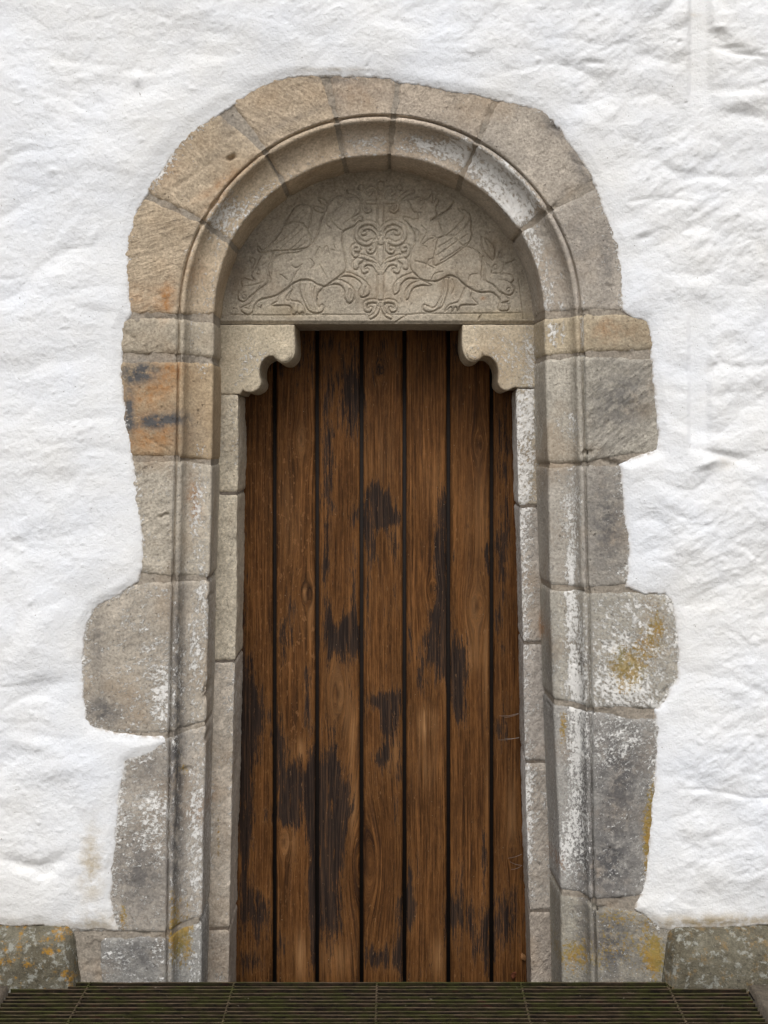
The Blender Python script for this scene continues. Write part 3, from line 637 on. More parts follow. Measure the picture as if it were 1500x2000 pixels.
# ---- mortar bed behind all joints: the same profile, set back a little
def mortar():
    Vs, Fs, A = [], [], {k: [] for k in ('ochre', 'grey', 'lichen', 'wash', 'tuv', 'base', 'tl')}; off = 0
    end = (2130, 2130, 2130, 0, 0)
    top = (600, 600, 600, 0, 0)
    grids = [jamb_stone('', 'L', end, top, 0, None, offset=1), jamb_stone('', 'R', end, top, 0, None, offset=1), voussoir('', AJ[0], AJ[7], 0, None, offset=1)]
    for P, flat in grids:
        n = surf_normals(P); fl = n[..., 1].mean() > 0
        if fl: n = -n
        X, Z = P[..., 0], P[..., 2]
        Q = P - n * (0.0045 + 0.0070 * (1 - np.exp(np.minimum(hole_sd(X, Z), 0) / .03)) * sstep(-0.05, 0.45, fbm(X * 14, Z * 14, 4, 77)) - 0.0012 * fbm(X * 40, Z * 40, 3, 78) - hole_extra(P) * 1.5 + chips(X, Z))[..., None]
        F = gridF(*X.shape) + off; off += X.size
        if fl: F = F[:, ::-1]
        Vs.append(Q.reshape(-1, 3)); Fs.append(F); st = stains(X, Z)
        for k in ('ochre', 'grey', 'lichen'): A[k].append(st[k].ravel() * (0.6 if k != 'ochre' else 0.2))
        A['wash'].append(np.full(X.size, 0.18)); A['tl'].append(np.zeros(X.size)); A['tuv'].append(np.stack([X, Z, X * 0], -1).reshape(-1, 3))
        A['base'].append(np.broadcast_to(np.array((.31, .27, .22)), X.shape + (3,)).reshape(-1, 3))
    add_mesh('mortar', np.concatenate(Vs), np.concatenate(Fs), M_STONE, portal, {k: np.concatenate(v) for k, v in A.items()})
mortar()

# ---- inner door jambs
DD = 0.575
def inner_lines(side):
    if side == 'L':
        f_ = [(700, 470), (770, 468), (930, 468), (1050, 465), (1196, 465), (1324, 461), (1452, 458), (1600, 455), (1733, 452), (1900, 450), (2210, 447)]
        b_ = [(700, 482), (780, 481), (870, 483), (990, 480), (1200, 476), (1356, 475), (1580, 469), (1600, 467), (1900, 463), (2210, 461)]
    else:
        f_ = [(700, 1005), (757, 1005), (960, 1009), (1050, 1013), (1133, 1016), (1400, 1021), (1533, 1023), (1640, 1027), (1893, 1034), (2210, 1037)]
        b_ = [(700, 999), (757, 999), (960, 1002), (1050, 1006), (1133, 1009), (1400, 1014), (1600, 1019), (1747, 1024), (1908, 1028), (2210, 1031)]
    def f(tab, d):
        zz = WZ([p[0] for p in tab], d)[::-1]; xx = WX([p[1] for p in tab], d)[::-1]
        return lambda z: np.interp(z, zz, xx)
    return f(f_, DI), f(b_, DD)
def inner_jamb(side, y0, y1, seed, base, **kw):
    ff, fbk = inner_lines(side); fi = (JL if side == 'L' else JR)[2]
    z0, z1 = WZ(y1, DI) + .0028, WZ(y0, DI) - .0028
    nr = max(4, int((z1 - z0) / 0.0045)); Zr = np.linspace(z0, z1, nr)
    sg = -1 if side == 'L' else 1
    cu = np.linspace(0, 1, 26); cr = np.linspace(0, 1, 40)[1:]
    X0 = fi(Zr)[:, None] + sg * 0.045; X1 = ff(Zr)[:, None] + sg * 0.004
    wv = 0.002 * fbm(Zr * 5, Zr * 0 + seed, 3, seed)[:, None]
    XA = X0 + (X1 - X0) * cu[None]; YA = np.full_like(XA, DI)
    XB = X1 + (fbk(Zr)[:, None] - X1) * cr[None] + wv * 1.0; YB = np.broadcast_to(DI + (DD - DI) * cr[None] ** 1.1, XB.shape)
    X = np.concatenate([XA, XB], 1); Y = np.concatenate([YA, YB], 1); Z = np.broadcast_to(Zr[:, None], X.shape)
    P = np.stack([X, Y, Z], -1)
    flat = np.ones(X.shape, bool); edge = np.minimum(Z - z0, z1 - Z)
    # worn arris
    def worn_or_lit(P):
        da = np.abs(np.arange(P.shape[1]) - 25.5)[None] * 0.004
        return -0.0035 * np.exp(-(da / 0.006)) * (0.7 + 0.9 * np.maximum(0, fbm(P[..., 2] * 14, P[..., 2] * 0 + seed, 3, seed)))
    return stone_grid('door_jamb_stone', P, flat, edge, seed, base, portal, extra=worn_or_lit, pill=0.008, pw=0.004, lump=.002, tool=.0011, **kw)
ys = [768, 964, 1292, 1815, 2200]; cs = [(.53, .455, .335), (.535, .465, .35), (.51, .44, .355), (.42, .355, .285)]
for k in range(4): inner_jamb('L', ys[k], ys[k + 1], 71 + k, cs[k], ang=60, wash=[.30, .22, .34, .36][k])
ys = [757, 989, 1256, 1488, 1780, 2200]; cs = [(.42, .36, .27), (.38, .335, .285), (.375, .33, .285), (.375, .325, .27), (.34, .285, .23)]
for k in range(5): inner_jamb('R', ys[k], ys[k + 1], 81 + k, cs[k], ang=-55, wash=[.42, .42, .40, .48, .20][k])
def jamb_bed(side):
    ff, fbk = inner_lines(side); fi = (JL if side == 'L' else JR)[2]; sg = -1 if side == 'L' else 1
    Zr = np.linspace(-.4, float(WZ(640, DI)), 220)
    X0 = fi(Zr) + sg * .05; X1 = ff(Zr) + sg * .0095; X2 = fbk(Zr) + sg * .006
    P = np.stack([np.stack([X0, np.full_like(Zr, DI + .0055), Zr], -1), np.stack([X1, np.full_like(Zr, DI + .0055), Zr], -1), np.stack([X2, np.full_like(Zr, DD + .02), Zr], -1)], 1)
    n = P.shape[0] * 3
    add_mesh('mortar', P.reshape(-1, 3), gridF(P.shape[0], 3), M_STONE, portal, dict(tuv=P.reshape(-1, 3), base=np.tile(np.array((.2, .165, .13)), (n, 1)), wash=np.full(n, .15), grey=np.full(n, .2), lichen=np.zeros(n), ochre=np.zeros(n)), smooth=False)
jamb_bed('L'); jamb_bed('R')

# ---- corbels
def corbel(side, poly, roll, rr, seed, base, wash):
    pts = [W(x, y, DI - .003) for x, y in poly]
    bm = bmesh.new()
    q = [(p[0], p[2]) for p in pts]
    vs = [bm.verts.new((x, DI - .003, z)) for x, z in q]
    f = bm.faces.new(vs)
    ex = bmesh.ops.extrude_face_region(bm, geom=[f])
    for v in [g for g in ex['geom'] if isinstance(g, bmesh.types.BMVert)]: v.co.y = DD - .012
    bmesh.ops.recalc_face_normals(bm, faces=bm.faces)
    fr = [e for e in bm.edges if all(abs(v.co.y - (DI - .003)) < 1e-5 for v in e.verts)]
    bmesh.ops.bevel(bm, geom=fr, offset=0.007, segments=3, affect='EDGES', profile=0.5)
    # scroll end standing a little proud of the face
    cx, _, cz = W(*roll, DI); rr = rr / S * (D + DI) / D
    prev = None; N_ = 40
    for (r, y) in ((rr, DI + .01), (rr, DI - .006), (rr - .002, DI - .0085), (rr * .55, DI - .0105), (rr * .42, DI - .0085), (rr * .2, DI - .0095)):
        ring = [bm.verts.new((cx + r * math.cos(2 * math.pi * k / N_), y, cz + r * math.sin(2 * math.pi * k / N_))) for k in range(N_)]
        if prev:
            for k in range(N_): bm.faces.new((prev[k], ring[k], ring[(k + 1) % N_], prev[(k + 1) % N_]))
        prev = ring
    bm.faces.new(prev)
    bmesh.ops.triangulate(bm, faces=bm.faces)
    # cut the flat faces finely enough to carry the weathering
    for _ in range(6):
        le = [e for e in bm.edges if e.calc_length() > 0.016]
        if not le: break
        bmesh.ops.subdivide_edges(bm, edges=le, cuts=1)
        bmesh.ops.triangulate(bm, faces=[f for f in bm.faces if len(f.verts) > 4])
    bmesh.ops.recalc_face_normals(bm, faces=bm.faces)
    me = bpy.data.meshes.new('corbel'); bm.to_mesh(me); bm.free()
    n = len(me.vertices); co = np.zeros(n * 3, np.float32); me.vertices.foreach_get('co', co); co = co.reshape(-1, 3)
    no = np.zeros(n * 3, np.float32); me.vertices.foreach_get('normal', no); no = no.reshape(-1, 3)
    dsp = 0.0013 * fbm(co[:, 0] * 22, co[:, 2] * 22 + co[:, 1] * 22, 3, seed)
    me.vertices.foreach_set('co', (co + no * dsp[:, None]).ravel().astype(np.float32)); me.update()
    for p in me.polygons: p.use_smooth = True
    st = stains(co[:, 0], co[:, 2]); st['wash'] = np.clip(st['wash'] + wash, 0, 1)
    a = math.radians(55 if side == 'L' else -55)
    tuv = np.stack([co[:, 0] * math.cos(a) + co[:, 2] * math.sin(a), -co[:, 0] * math.sin(a) + co[:, 2] * math.cos(a) + co[:, 1], np.full(n, seed)], -1)
    for k, v in dict(tuv=tuv, base=np.tile(np.array(base), (n, 1))).items():
        me.attributes.new(k, 'FLOAT_VECTOR', 'POINT').data.foreach_set('vector', v.astype(np.float32).ravel())
    st['tl'] = np.full(n, .5)
    for k, v in st.items(): me.attributes.new(k, 'FLOAT', 'POINT').data.foreach_set('value', v.astype(np.float32).ravel())
    o = link_mesh('corbel', me, M_STONE, portal)
    md = o.modifiers.new('edges', 'EDGE_SPLIT'); md.split_angle = math.radians(50)
    return o
cl = smooth_line([(575, 634), (576, 660), (577, 680), (574, 696), (564, 707), (551, 709), (540, 703), (533, 695)], 5)[:-1] + \
     smooth_line([(533, 695), (522, 697), (512, 706), (507, 718), (507, 733), (510, 747), (505, 759), (492, 766), (480, 765), (474, 762)], 5) + [(469, 770), (424, 771), (424, 634)]
corbel('L', cl, (554, 690), 17, 91, (.50, .43, .32), .32)
cr_ = smooth_line([(903, 634), (902, 660), (903, 680), (908, 696), (918, 706), (932, 705), (945, 695)], 5)[:-1] + \
      smooth_line([(945, 695), (957, 697), (968, 708), (973, 722), (973, 736), (973, 748), (979, 759), (989, 763), (998, 760)], 5) + [(1004, 757), (1056, 758), (1056, 634)]
corbel('R', cr_, (927, 688), 16, 92, (.52, .44, .325), .42)

# ---- carved tympanum
def R3(p): return W(420 + p[0] * .22667, 320 + p[1] * .22667, DI)[::2]
def R4(p): return W(720 + p[0] * .22667, 320 + p[1] * .22667, DI)[::2]
def build_tympanum():
    st = 0.0021
    zb = float(WZ(632, DI)); xs = np.arange(-0.66, 0.56, st); zs = np.arange(zb, zb + 0.60, st)
    X, Z = np.meshgrid(xs, zs)
    H = np.zeros(X.shape)
    def local(pts, r):
        a = np.array(pts); i0 = np.searchsorted(xs, a[:, 0].min() - r); i1 = np.searchsorted(xs, a[:, 0].max() + r)
        j0 = np.searchsorted(zs, a[:, 1].min() - r); j1 = np.searchsorted(zs, a[:, 1].max() + r)
        return slice(max(j0, 0), j1), slice(max(i0, 0), i1)
    GR = np.zeros(X.shape)
    def groove(pts, dep=0.0076, wd=0.0026, f=R3):
        q = smooth_line([f(p) for p in pts], 5); s_ = local(q, .02)
        if X[s_].size == 0: return
        d = segdist(X[s_], Z[s_], q)
        GR[s_] = np.maximum(GR[s_], dep * np.exp(-(d / wd) ** 2))
    RAISE = np.zeros(X.shape); TREE = np.zeros(X.shape, bool); BL = np.zeros(X.shape, bool); BR = np.zeros(X.shape, bool)
    def fill(pts, f, mask):
        q = smooth_line([f(p) for p in pts], 4); s_ = local(q, .01)
        m = pip(X[s_], Z[s_], q); mask[s_] |= m
    def band(pts, hw=15, f=R4, up=0.0042):
        hw = hw * .22667 / S * 1.06
        for mir in (False, True):
            q = smooth_line([f((206 - p[0] if mir else p[0], p[1])) for p in pts], 5); s_ = local(q, .03)
            d = segdist(X[s_], Z[s_], q)
            RAISE[s_] = np.maximum(RAISE[s_], up * np.sqrt(np.clip(1 - (d / hw) ** 2, 0, 1)))
            GR[s_] = np.maximum(GR[s_], 0.0056 * np.exp(-((d - hw - .0015) / .0025) ** 2))
            TREE[s_] |= d < hw
    def ball(c, rx, ry, up=.006):
        for mir in (False, True):
            cx, cz = R4((206 - c[0] if mir else c[0], c[1])); ax, az = rx * .22667 / S * 1.06, ry * .22667 / S * 1.06
            d = np.sqrt(((X - cx) / ax) ** 2 + ((Z - cz) / az) ** 2)
            m = d < 1; RAISE[m] = np.maximum(RAISE[m], up * np.sqrt(1 - d[m] ** 2)); TREE[m] = True
            GR[:] = np.maximum(GR, 0.0056 * np.exp(-((d - 1.06) * ax / .0025) ** 2) * (d > .9))
    # tree of life
    band([(103, 340), (103, 760), (103, 1190)], 26)
    band([(125, 300), (145, 225), (190, 205), (225, 235), (205, 262), (185, 245)], 13)
    band([(110, 330), (200, 330), (250, 318), (320, 262), (380, 238)], 15); band([(248, 322), (252, 380), (222, 412), (190, 400), (207, 383)], 12)
    band([(112, 575), (160, 520), (230, 508), (295, 545), (315, 610), (285, 670), (225, 690), (170, 665)], 17)
    band([(122, 640), (150, 580), (210, 552), (258, 570), (258, 602), (232, 600)], 12); band([(150, 670), (158, 740), (195, 765), (218, 735), (190, 725)], 13)
    band([(115, 900), (170, 835), (260, 800), (325, 790), (345, 740), (325, 705), (290, 715), (292, 745), (315, 740)], 15)
    band([(270, 815), (310, 850), (318, 885)], 26); band([(115, 940), (160, 872), (220, 857), (258, 885), (250, 930), (222, 920)], 15)
    band([(105, 1195), (170, 1182), (230, 1200), (235, 1250), (205, 1265), (190, 1248)], 14); band([(108, 1215), (140, 1290), (190, 1325)], 12)
    ball((103, 295), 42, 42); ball((103, 190), 30, 42); ball((270, 205), 22, 30); ball((103, 660), 44, 40); ball((103, 1205), 32, 28)
    # left beast
    LB = [
     [(960, 390), (985, 330), (1065, 277), (1140, 300), (1200, 282), (1265, 290), (1282, 312), (1255, 340), (1250, 420), (1190, 465), (1200, 500), (1245, 458), (1276, 470), (1262, 500), (1240, 495), (1200, 540), (1150, 560), (1105, 590), (1095, 640),
      (1100, 700), (1120, 800), (1130, 900), (1100, 950), (1045, 990), (1000, 1020), (950, 1060), (880, 1042), (830, 1010), (760, 1000), (680, 1030), (600, 1090), (520, 1140), (400, 1170), (350, 1210), (320, 1285), (270, 1300), (215, 1250), (300, 1205), (330, 1165),
      (360, 1100), (440, 1050), (478, 1000), (455, 920), (490, 850), (530, 800), (600, 775), (720, 760), (820, 705), (870, 640), (900, 540), (930, 440)],
     [(830, 700), (820, 640), (790, 560), (740, 512), (680, 506), (600, 530), (560, 590), (500, 670), (440, 730), (400, 742), (372, 712), (360, 722), (378, 760), (420, 770), (520, 752), (600, 750), (700, 740), (780, 730)],
     [(590, 520), (640, 440), (700, 362), (760, 350), (830, 378), (820, 500), (800, 560), (740, 512), (680, 506)],
     [(885, 292), (920, 292), (965, 345), (940, 360), (900, 330)], [(835, 370), (890, 368), (945, 400), (930, 425), (870, 410)],
     [(1045, 990), (1130, 935), (1230, 970), (1300, 1020), (1340, 1090), (1315, 1138), (1255, 1150), (1240, 1100), (1262, 1040), (1200, 982), (1120, 970)],
     [(950, 1060), (1020, 1040), (1080, 1050), (1118, 1100), (1112, 1150), (1150, 1205), (1190, 1180), (1205, 1120), (1180, 1060), (1110, 1015), (1045, 1000)],
     [(660, 1040), (620, 1090), (550, 1140), (540, 1180), (490, 1222), (640, 1226), (660, 1290), (690, 1300), (705, 1280), (730, 1300), (750, 1282), (775, 1290), (760, 1230), (720, 1190), (660, 1180), (640, 1150), (670, 1080)],
     [(735, 1010), (730, 1100), (760, 1180), (800, 1260), (860, 1290), (920, 1280), (943, 1240), (920, 1213), (895, 1240), (880, 1200), (890, 1120), (930, 1062), (880, 1042), (830, 1012)],
     [(500, 775), (430, 770), (380, 820), (345, 900), (310, 960), (340, 1010), (250, 990), (220, 1020), (230, 1060), (195, 1110), (200, 1170), (250, 1190), (300, 1150), (400, 1070), (460, 1010), (455, 920), (480, 850)]]
    for p in LB: fill(p, R3, BL); groove(p + [p[0]])
    for p in [[(770, 390), (690, 465)], [(785, 435), (720, 500)], [(750, 570), (650, 660), (560, 740)], [(780, 620), (700, 700), (640, 745)], [(795, 670), (700, 740)], [(720, 540), (600, 640), (500, 700)], [(1010, 430), (1060, 380), (1110, 330)], [(1100, 310), (1060, 340), (1085, 360), (1110, 330)],
              [(1130, 500), (1190, 460), (1220, 400)], [(970, 430), (960, 520), (1000, 560)], [(990, 480), (1040, 540), (1100, 580)], [(870, 790), (900, 720), (920, 780)], [(920, 780), (960, 710), (980, 770)], [(1000, 740), (1040, 750), (1020, 700)], [(820, 820), (855, 870), (830, 900)],
              [(650, 1040), (690, 960), (740, 890)], [(490, 880), (480, 960), (440, 1040), (370, 1110)], [(570, 960), (620, 1000)], [(660, 880), (700, 900), (750, 870)], [(900, 870), (960, 980)], [(780, 1040), (770, 1130), (820, 1250)], [(820, 1040), (830, 1150), (860, 1260)], [(860, 1060), (850, 1150), (890, 1230)],
              [(1160, 1080), (1150, 1130)], [(1180, 1090), (1175, 1160)], [(1265, 1060), (1240, 1120)], [(1300, 1060), (1280, 1130)], [(360, 920), (385, 925), (380, 955), (355, 945), (365, 900)], [(300, 850), (295, 820), (325, 812), (340, 840), (312, 900)], [(400, 880), (450, 850), (470, 800)], [(230, 1060), (320, 1050), (410, 1020)],
              [(250, 1130), (270, 1145), (250, 1165), (225, 1140), (250, 1105)], [(250, 1240), (290, 1250), (300, 1225)], [(680, 1210), (670, 1280)], [(720, 1220), (715, 1280)], [(350, 1220), (390, 1240), (400, 1220)], [(660, 1180), (610, 1170), (650, 1100)], [(130, 1300), (500, 1305), (900, 1300), (1290, 1300)]]:
        groove(p, .0054, .0021)
    # right beast
    RBp = [
     [(340, 312), (292, 322), (300, 303), (380, 302), (440, 282), (505, 310), (540, 262), (558, 275), (555, 335), (595, 290), (606, 330), (580, 380), (590, 430), (612, 510), (640, 590), (665, 620), (720, 620), (800, 700), (830, 712), (900, 732), (960, 782), (980, 870), (972, 960), (1000, 1010), (1070, 1047), (1130, 1110), (1202, 1160), (1205, 1185), (1150, 1200),
      (1210, 1210), (1200, 1265), (1120, 1258), (1130, 1175), (1060, 1110), (970, 1110), (900, 1090), (820, 1040), (760, 985), (690, 965), (600, 1010), (540, 1012), (450, 1000), (410, 960), (370, 920), (352, 850), (370, 760), (400, 680), (390, 600), (340, 520), (300, 480), (320, 458), (385, 480), (430, 465), (410, 420), (380, 410)],
     [(665, 620), (720, 580), (780, 520), (830, 450), (780, 395), (830, 390), (880, 450), (885, 560), (890, 620), (860, 690), (800, 740), (720, 800), (640, 850), (570, 880), (560, 830), (580, 730), (600, 650)],
     [(975, 630), (985, 740), (1070, 830), (1090, 740), (1050, 670)],
     [(1060, 940), (1180, 950), (1240, 962), (1256, 1000), (1230, 1032), (1260, 1080), (1230, 1130), (1190, 1132), (1130, 1105), (1070, 1045), (1005, 1005), (1000, 920), (985, 800), (1010, 850), (1065, 910)],
     [(450, 1000), (540, 1050), (450, 1050), (380, 1080), (352, 1150), (320, 1172), (320, 1100), (360, 1042)], [(440, 995), (340, 992), (282, 1040), (272, 1090), (220, 1130), (213, 1060), (260, 990), (340, 952), (385, 942)],
     [(890, 1100), (885, 1150), (932, 1202), (920, 1216), (800, 1221), (770, 1272), (750, 1232), (720, 1276), (710, 1232), (660, 1270), (692, 1218), (770, 1190), (800, 1140), (840, 1060)],
     [(690, 980), (680, 1100), (640, 1220), (600, 1250), (550, 1275), (500, 1276), (468, 1250), (475, 1215), (502, 1222), (560, 1240), (610, 1180), (640, 1080), (650, 990)]]
    for p in RBp: fill(p, R4, BR); groove(p + [p[0]], f=R4)
    for p in [[(600, 720), (700, 660), (820, 560), (870, 490)], [(590, 790), (720, 700), (850, 610)], [(620, 840), (760, 750), (850, 685)], [(425, 330), (455, 310), (480, 335), (450, 355), (425, 330)], [(350, 350), (385, 410), (430, 425)], [(390, 560), (440, 600), (430, 680)], [(460, 540), (500, 600), (450, 690), (500, 720)], [(540, 620), (580, 640), (560, 670)],
              [(460, 700), (530, 650), (600, 640)], [(400, 840), (480, 860), (560, 900)], [(490, 900), (520, 830), (560, 820)], [(540, 1000), (570, 950), (640, 930)], [(750, 880), (760, 970), (800, 1020)], [(860, 1010), (880, 960), (940, 950)], [(1010, 660), (1040, 740), (1070, 810)], [(1110, 900), (1100, 868), (1070, 885), (1085, 912), (1115, 905)], [(1130, 950), (1165, 900), (1160, 840), (1120, 810), (1130, 770), (1160, 782), (1150, 815), (1135, 805)],
              [(1190, 1080), (1215, 1070), (1220, 1095), (1195, 1100), (1190, 1080)], [(1120, 1000), (1180, 1010), (1230, 1030)], [(670, 990), (660, 1100), (620, 1220)], [(720, 1000), (740, 1060), (720, 1120)], [(980, 800), (975, 900), (970, 1000)], [(1140, 1200), (1150, 1255)], [(1170, 1210), (1175, 1260)], [(330, 1080), (330, 1150)], [(240, 1040), (235, 1100)],
              [(430, 1290), (800, 1290), (1310, 1285)], [(1295, 1000), (1315, 1150), (1335, 1335)], [(130, 1296), (330, 1300), (430, 1290)]]:
        groove(p, .0054, .0021, R4)
    groove([(540, 490), (580, 462), (650, 420), (700, 378), (735, 330)], .010, .0028, R4)
    groove([(555, 480), (590, 470)], .012, .004, R4); groove([(1180, 862), (1215, 850), (1255, 828)], .007, .0026, R4); groove([(945, 1345), (975, 1300)], .007, .0024, R4); groove([(235, 1362), (290, 1325), (330, 1302)], .008, .0025, R4)
    def blur(a, r, it=2):
        for _ in range(it):
            for ax in (0, 1):
                b = a.copy()
                for k in range(1, r + 1): b += np.roll(a, k, ax) + np.roll(a, -k, ax)
                a = b / (2 * r + 1)
        return a
    body = (BL | BR).astype(float)
    H = 0.0025 * blur(body, 1) + 0.0060 * blur(body, 7) + np.maximum(RAISE, 0) - GR
    H = H + 0.0016 * fbm(X * 11, Z * 11, 3, 61) + 0.0005 * fbm(X * 70, Z * 70, 3, 62)
    rr = np.hypot(X - CX, Z - CZ)
    H = H - 0.010 * sstep(zb + .012, zb, Z) - .004 * sstep(.49, .53, rr)
    Y = DI - H
    # underside running back to the door
    nb = 40; back = np.linspace(1, 0, nb)[:-1] if False else None
    rows = []
    for k in range(nb, 0, -1):
        y = DI + .008 + (DD - DI) * (k / nb)
        rows.append(np.stack([xs, np.full_like(xs, y), zb - .001 + .0015 * fbm(xs * 20, xs * 0 + k * .2, 2, 63)], -1))
    P = np.concatenate([np.array(rows), np.stack([X, Y, Z], -1)], 0)
    pad = lambda m, v: np.concatenate([np.full((nb, len(xs)), v), m], 0)
    Pf = P.reshape(-1, 3); F = gridF(P.shape[0], P.shape[1])
    Xa, Za, Ya = P[..., 0], P[..., 2], P[..., 1]
    stn = stains(Xa, Za); PX, PY = Xa / 1.0635 * S + VX, HY - (Za - HC) / 1.0635 * S
    wash = .10 + .12 * blob(PX, PY, 640, 590, 150, 30) + .35 * blob(PX, PY, 1028, 570, 8, 70) + .2 * blob(PX, PY, 480, 625, 40, 10)
    base = np.broadcast_to(np.array((.455, .395, .31)), P.shape) * (1 + .12 * fbm(Xa * 4, Za * 4, 3, 65))[..., None]
    yel = np.clip(blob(PX, PY, 980, 617, 90, 12) + .6 * blob(PX, PY, 560, 610, 80, 14), 0, 1)[..., None]
    base = base * (1 - yel * .6) + np.array((.40, .32, .19)) * yel * .6
    a = math.radians(35)
    att = dict(tl=np.full(Xa.size, .35), tuv=np.stack([Xa * math.cos(a) + Za * math.sin(a), -Xa * math.sin(a) + Za * math.cos(a) + Ya, Xa * 0 + 4.4], -1).reshape(-1, 3), base=base.reshape(-1, 3), wash=wash.ravel(),
               grey=(0.12 + .4 * blob(PX, PY, 470, 500, 25, 90, 30)).ravel(), lichen=np.zeros(Xa.size), ochre=(0.4 * stn['ochre'] + .7 * blob(PX, PY, 943, 582, 5, 4)).ravel())
    code = np.zeros(P.shape[:2], int)
    m = pad(np.where(TREE, 1, np.where(BL, 2, np.where(BR, 3, 0))), 0)
    fc = m.ravel()[F]; code = np.where((fc == fc[:, :1]).all(1), fc[:, 0], 0)
    keepc = np.hypot(Pf[F][:, :, 0].mean(1) - CX, Pf[F][:, :, 2].mean(1) - CZ) < 0.585
    def emit(name, c, parent, label=None):
        ids, F2 = sub_grid(Pf, F, (code == c) & keepc)
        o = add_mesh(name, Pf[ids], F2, M_STONE, parent, {k: v[ids] for k, v in att.items()})
        if label: o['label'] = label
        return o
    ty = emit('tympanum', 0, portal)
    emit('carved_tree', 1, ty); emit('carved_beast', 2, ty, 'carved winged beast with two pointed ears'); emit('carved_beast', 3, ty, 'carved winged beast with a leaf-tipped tail')
build_tympanum()

# ------------------------------------------------------------------ plank door
DOOR_Y = 0.545
door = empty('wooden_door', (float(WX(745, DOOR_Y)), DOOR_Y, 0))
tag(door, 'dark brown weathered oak plank door inside the stone arch', 'door', kind='thing')
GRV = [438, 536, 619, 706, 790, 876, 960.5, 1062]
KNOT = [(588, 858, 9, 26), (935, 868, 10, 26), (660, 1357, 13, 44), (932, 1185, 14, 34), (742, 725, 8, 20), (555, 1645, 10, 22), (1000, 1660, 8, 22), (845, 1150, 9, 20), (600, 1160, 12, 26), (712, 1690, 26, 90)]
DARK = [  # survey position, radii, amount
 (500, 660, 40, 40, .3), (580, 720, 30, 50, .45), (690, 780, 22, 70, .85), (640, 860, 12, 120, .8), (640, 990, 14, 90, .7), (645, 740, 30, 40, .35), (740, 720, 30, 26, .45), (742, 980, 30, 40, .95), (722, 1050, 16, 80, .9), (770, 1080, 10, 60, .8), (740, 1010, 44, 16, .8),
 (640, 1180, 8, 110, .7), (668, 1235, 20, 24, .6), (652, 1250, 26, 40, .5), (690, 1150, 6, 120, .6), (690, 1240, 14, 40, .9), (865, 1000, 10, 50, .8), (860, 1160, 16, 110, .95), (850, 1260, 20, 50, .95), (860, 1070, 12, 60, .7), (872, 1300, 8, 60, .7), (800, 1260, 8, 60, .5), (892, 1300, 18, 70, 1.0), (895, 1380, 9, 40, .9),
 (745, 1370, 40, 16, .8), (765, 1400, 20, 50, .95), (748, 1480, 14, 28, .9), (780, 1500, 8, 60, .6), (720, 1200, 6, 100, .5), (565, 1200, 20, 60, .5), (555, 1280, 16, 50, .55), (600, 1370, 8, 50, .7), (545, 1440, 14, 60, .8), (565, 1540, 30, 50, .95), (600, 1520, 20, 60, .6), (560, 1590, 26, 24, .8),
 (645, 1500, 26, 60, 1.0), (640, 1600, 30, 80, .95), (640, 1700, 26, 100, .9), (680, 1560, 14, 50, .6), (660, 1780, 30, 60, .5), (500, 1350, 20, 70, .8), (490, 1450, 20, 60, .6), (485, 1600, 14, 100, .85), (500, 1790, 30, 60, .95), (490, 1880, 30, 24, .6), (610, 1700, 7, 160, .9), (612, 1840, 8, 80, .9), (548, 1840, 8, 30, .6),
 (800, 1740, 8, 80, .8), (780, 1820, 12, 70, .7), (740, 1870, 40, 24, .75), (770, 1640, 6, 120, .4), (885, 1790, 18, 60, .85), (920, 1820, 36, 70, .75), (945, 1680, 6, 60, .8), (980, 1820, 30, 70, .65), (990, 940, 14, 60, .7), (985, 1080, 14, 70, .55), (985, 1200, 14, 60, .45), (980, 840, 16, 50, .5), (975, 1420, 20, 50, .5), (805, 1780, 12, 30, .5), (952, 1840, 6, 60, .7), (990, 1540, 8, 80, .35),
 (555, 700, 20, 50, .4), (520, 980, 8, 60, .3), (830, 670, 40, 24, .25), (755, 665, 40, 30, .35), (900, 680, 40, 30, .35), (665, 670, 40, 24, .4), (580, 660, 40, 30, .5), (955, 1100, 6, 200, .25), (820, 1330, 10, 40, .3), (820, 1690, 10, 60, .4), (630, 1100, 6, 60, .5), (480, 1250, 10, 300, .35), (473, 1500, 7, 300, .6)]
LIGHT = [(588, 862, 8, 30, .4), (580, 1465, 14, 20, .8), (835, 1405, 12, 24, .9), (830, 1420, 20, 30, .5), (762, 1470, 14, 40, .7), (560, 1010, 26, 90, .25), (926, 1200, 18, 60, .35), (585, 1868, 12, 40, .8), (855, 1870, 12, 34, .8), (768, 1870, 16, 24, .5), (664, 1350, 24, 70, .35), (690, 1430, 10, 50, .6), (565, 1645, 16, 26, .45), (690, 1560, 8, 80, .5), (655, 1870, 30, 30, .5),
         (770, 1030, 10, 40, .4), (740, 900, 30, 60, .25), (850, 940, 30, 60, .2), (930, 1010, 30, 100, .2), (600, 1180, 12, 60, .4), (950, 1300, 6, 100, .35), (490, 1870, 14, 20, .4), (835, 1490, 24, 50, .3), (955, 1560, 6, 100, .3), (1000, 1600, 12, 80, .4), (920, 1280, 18, 30, .4), (870, 1250, 3, 120, .5)]
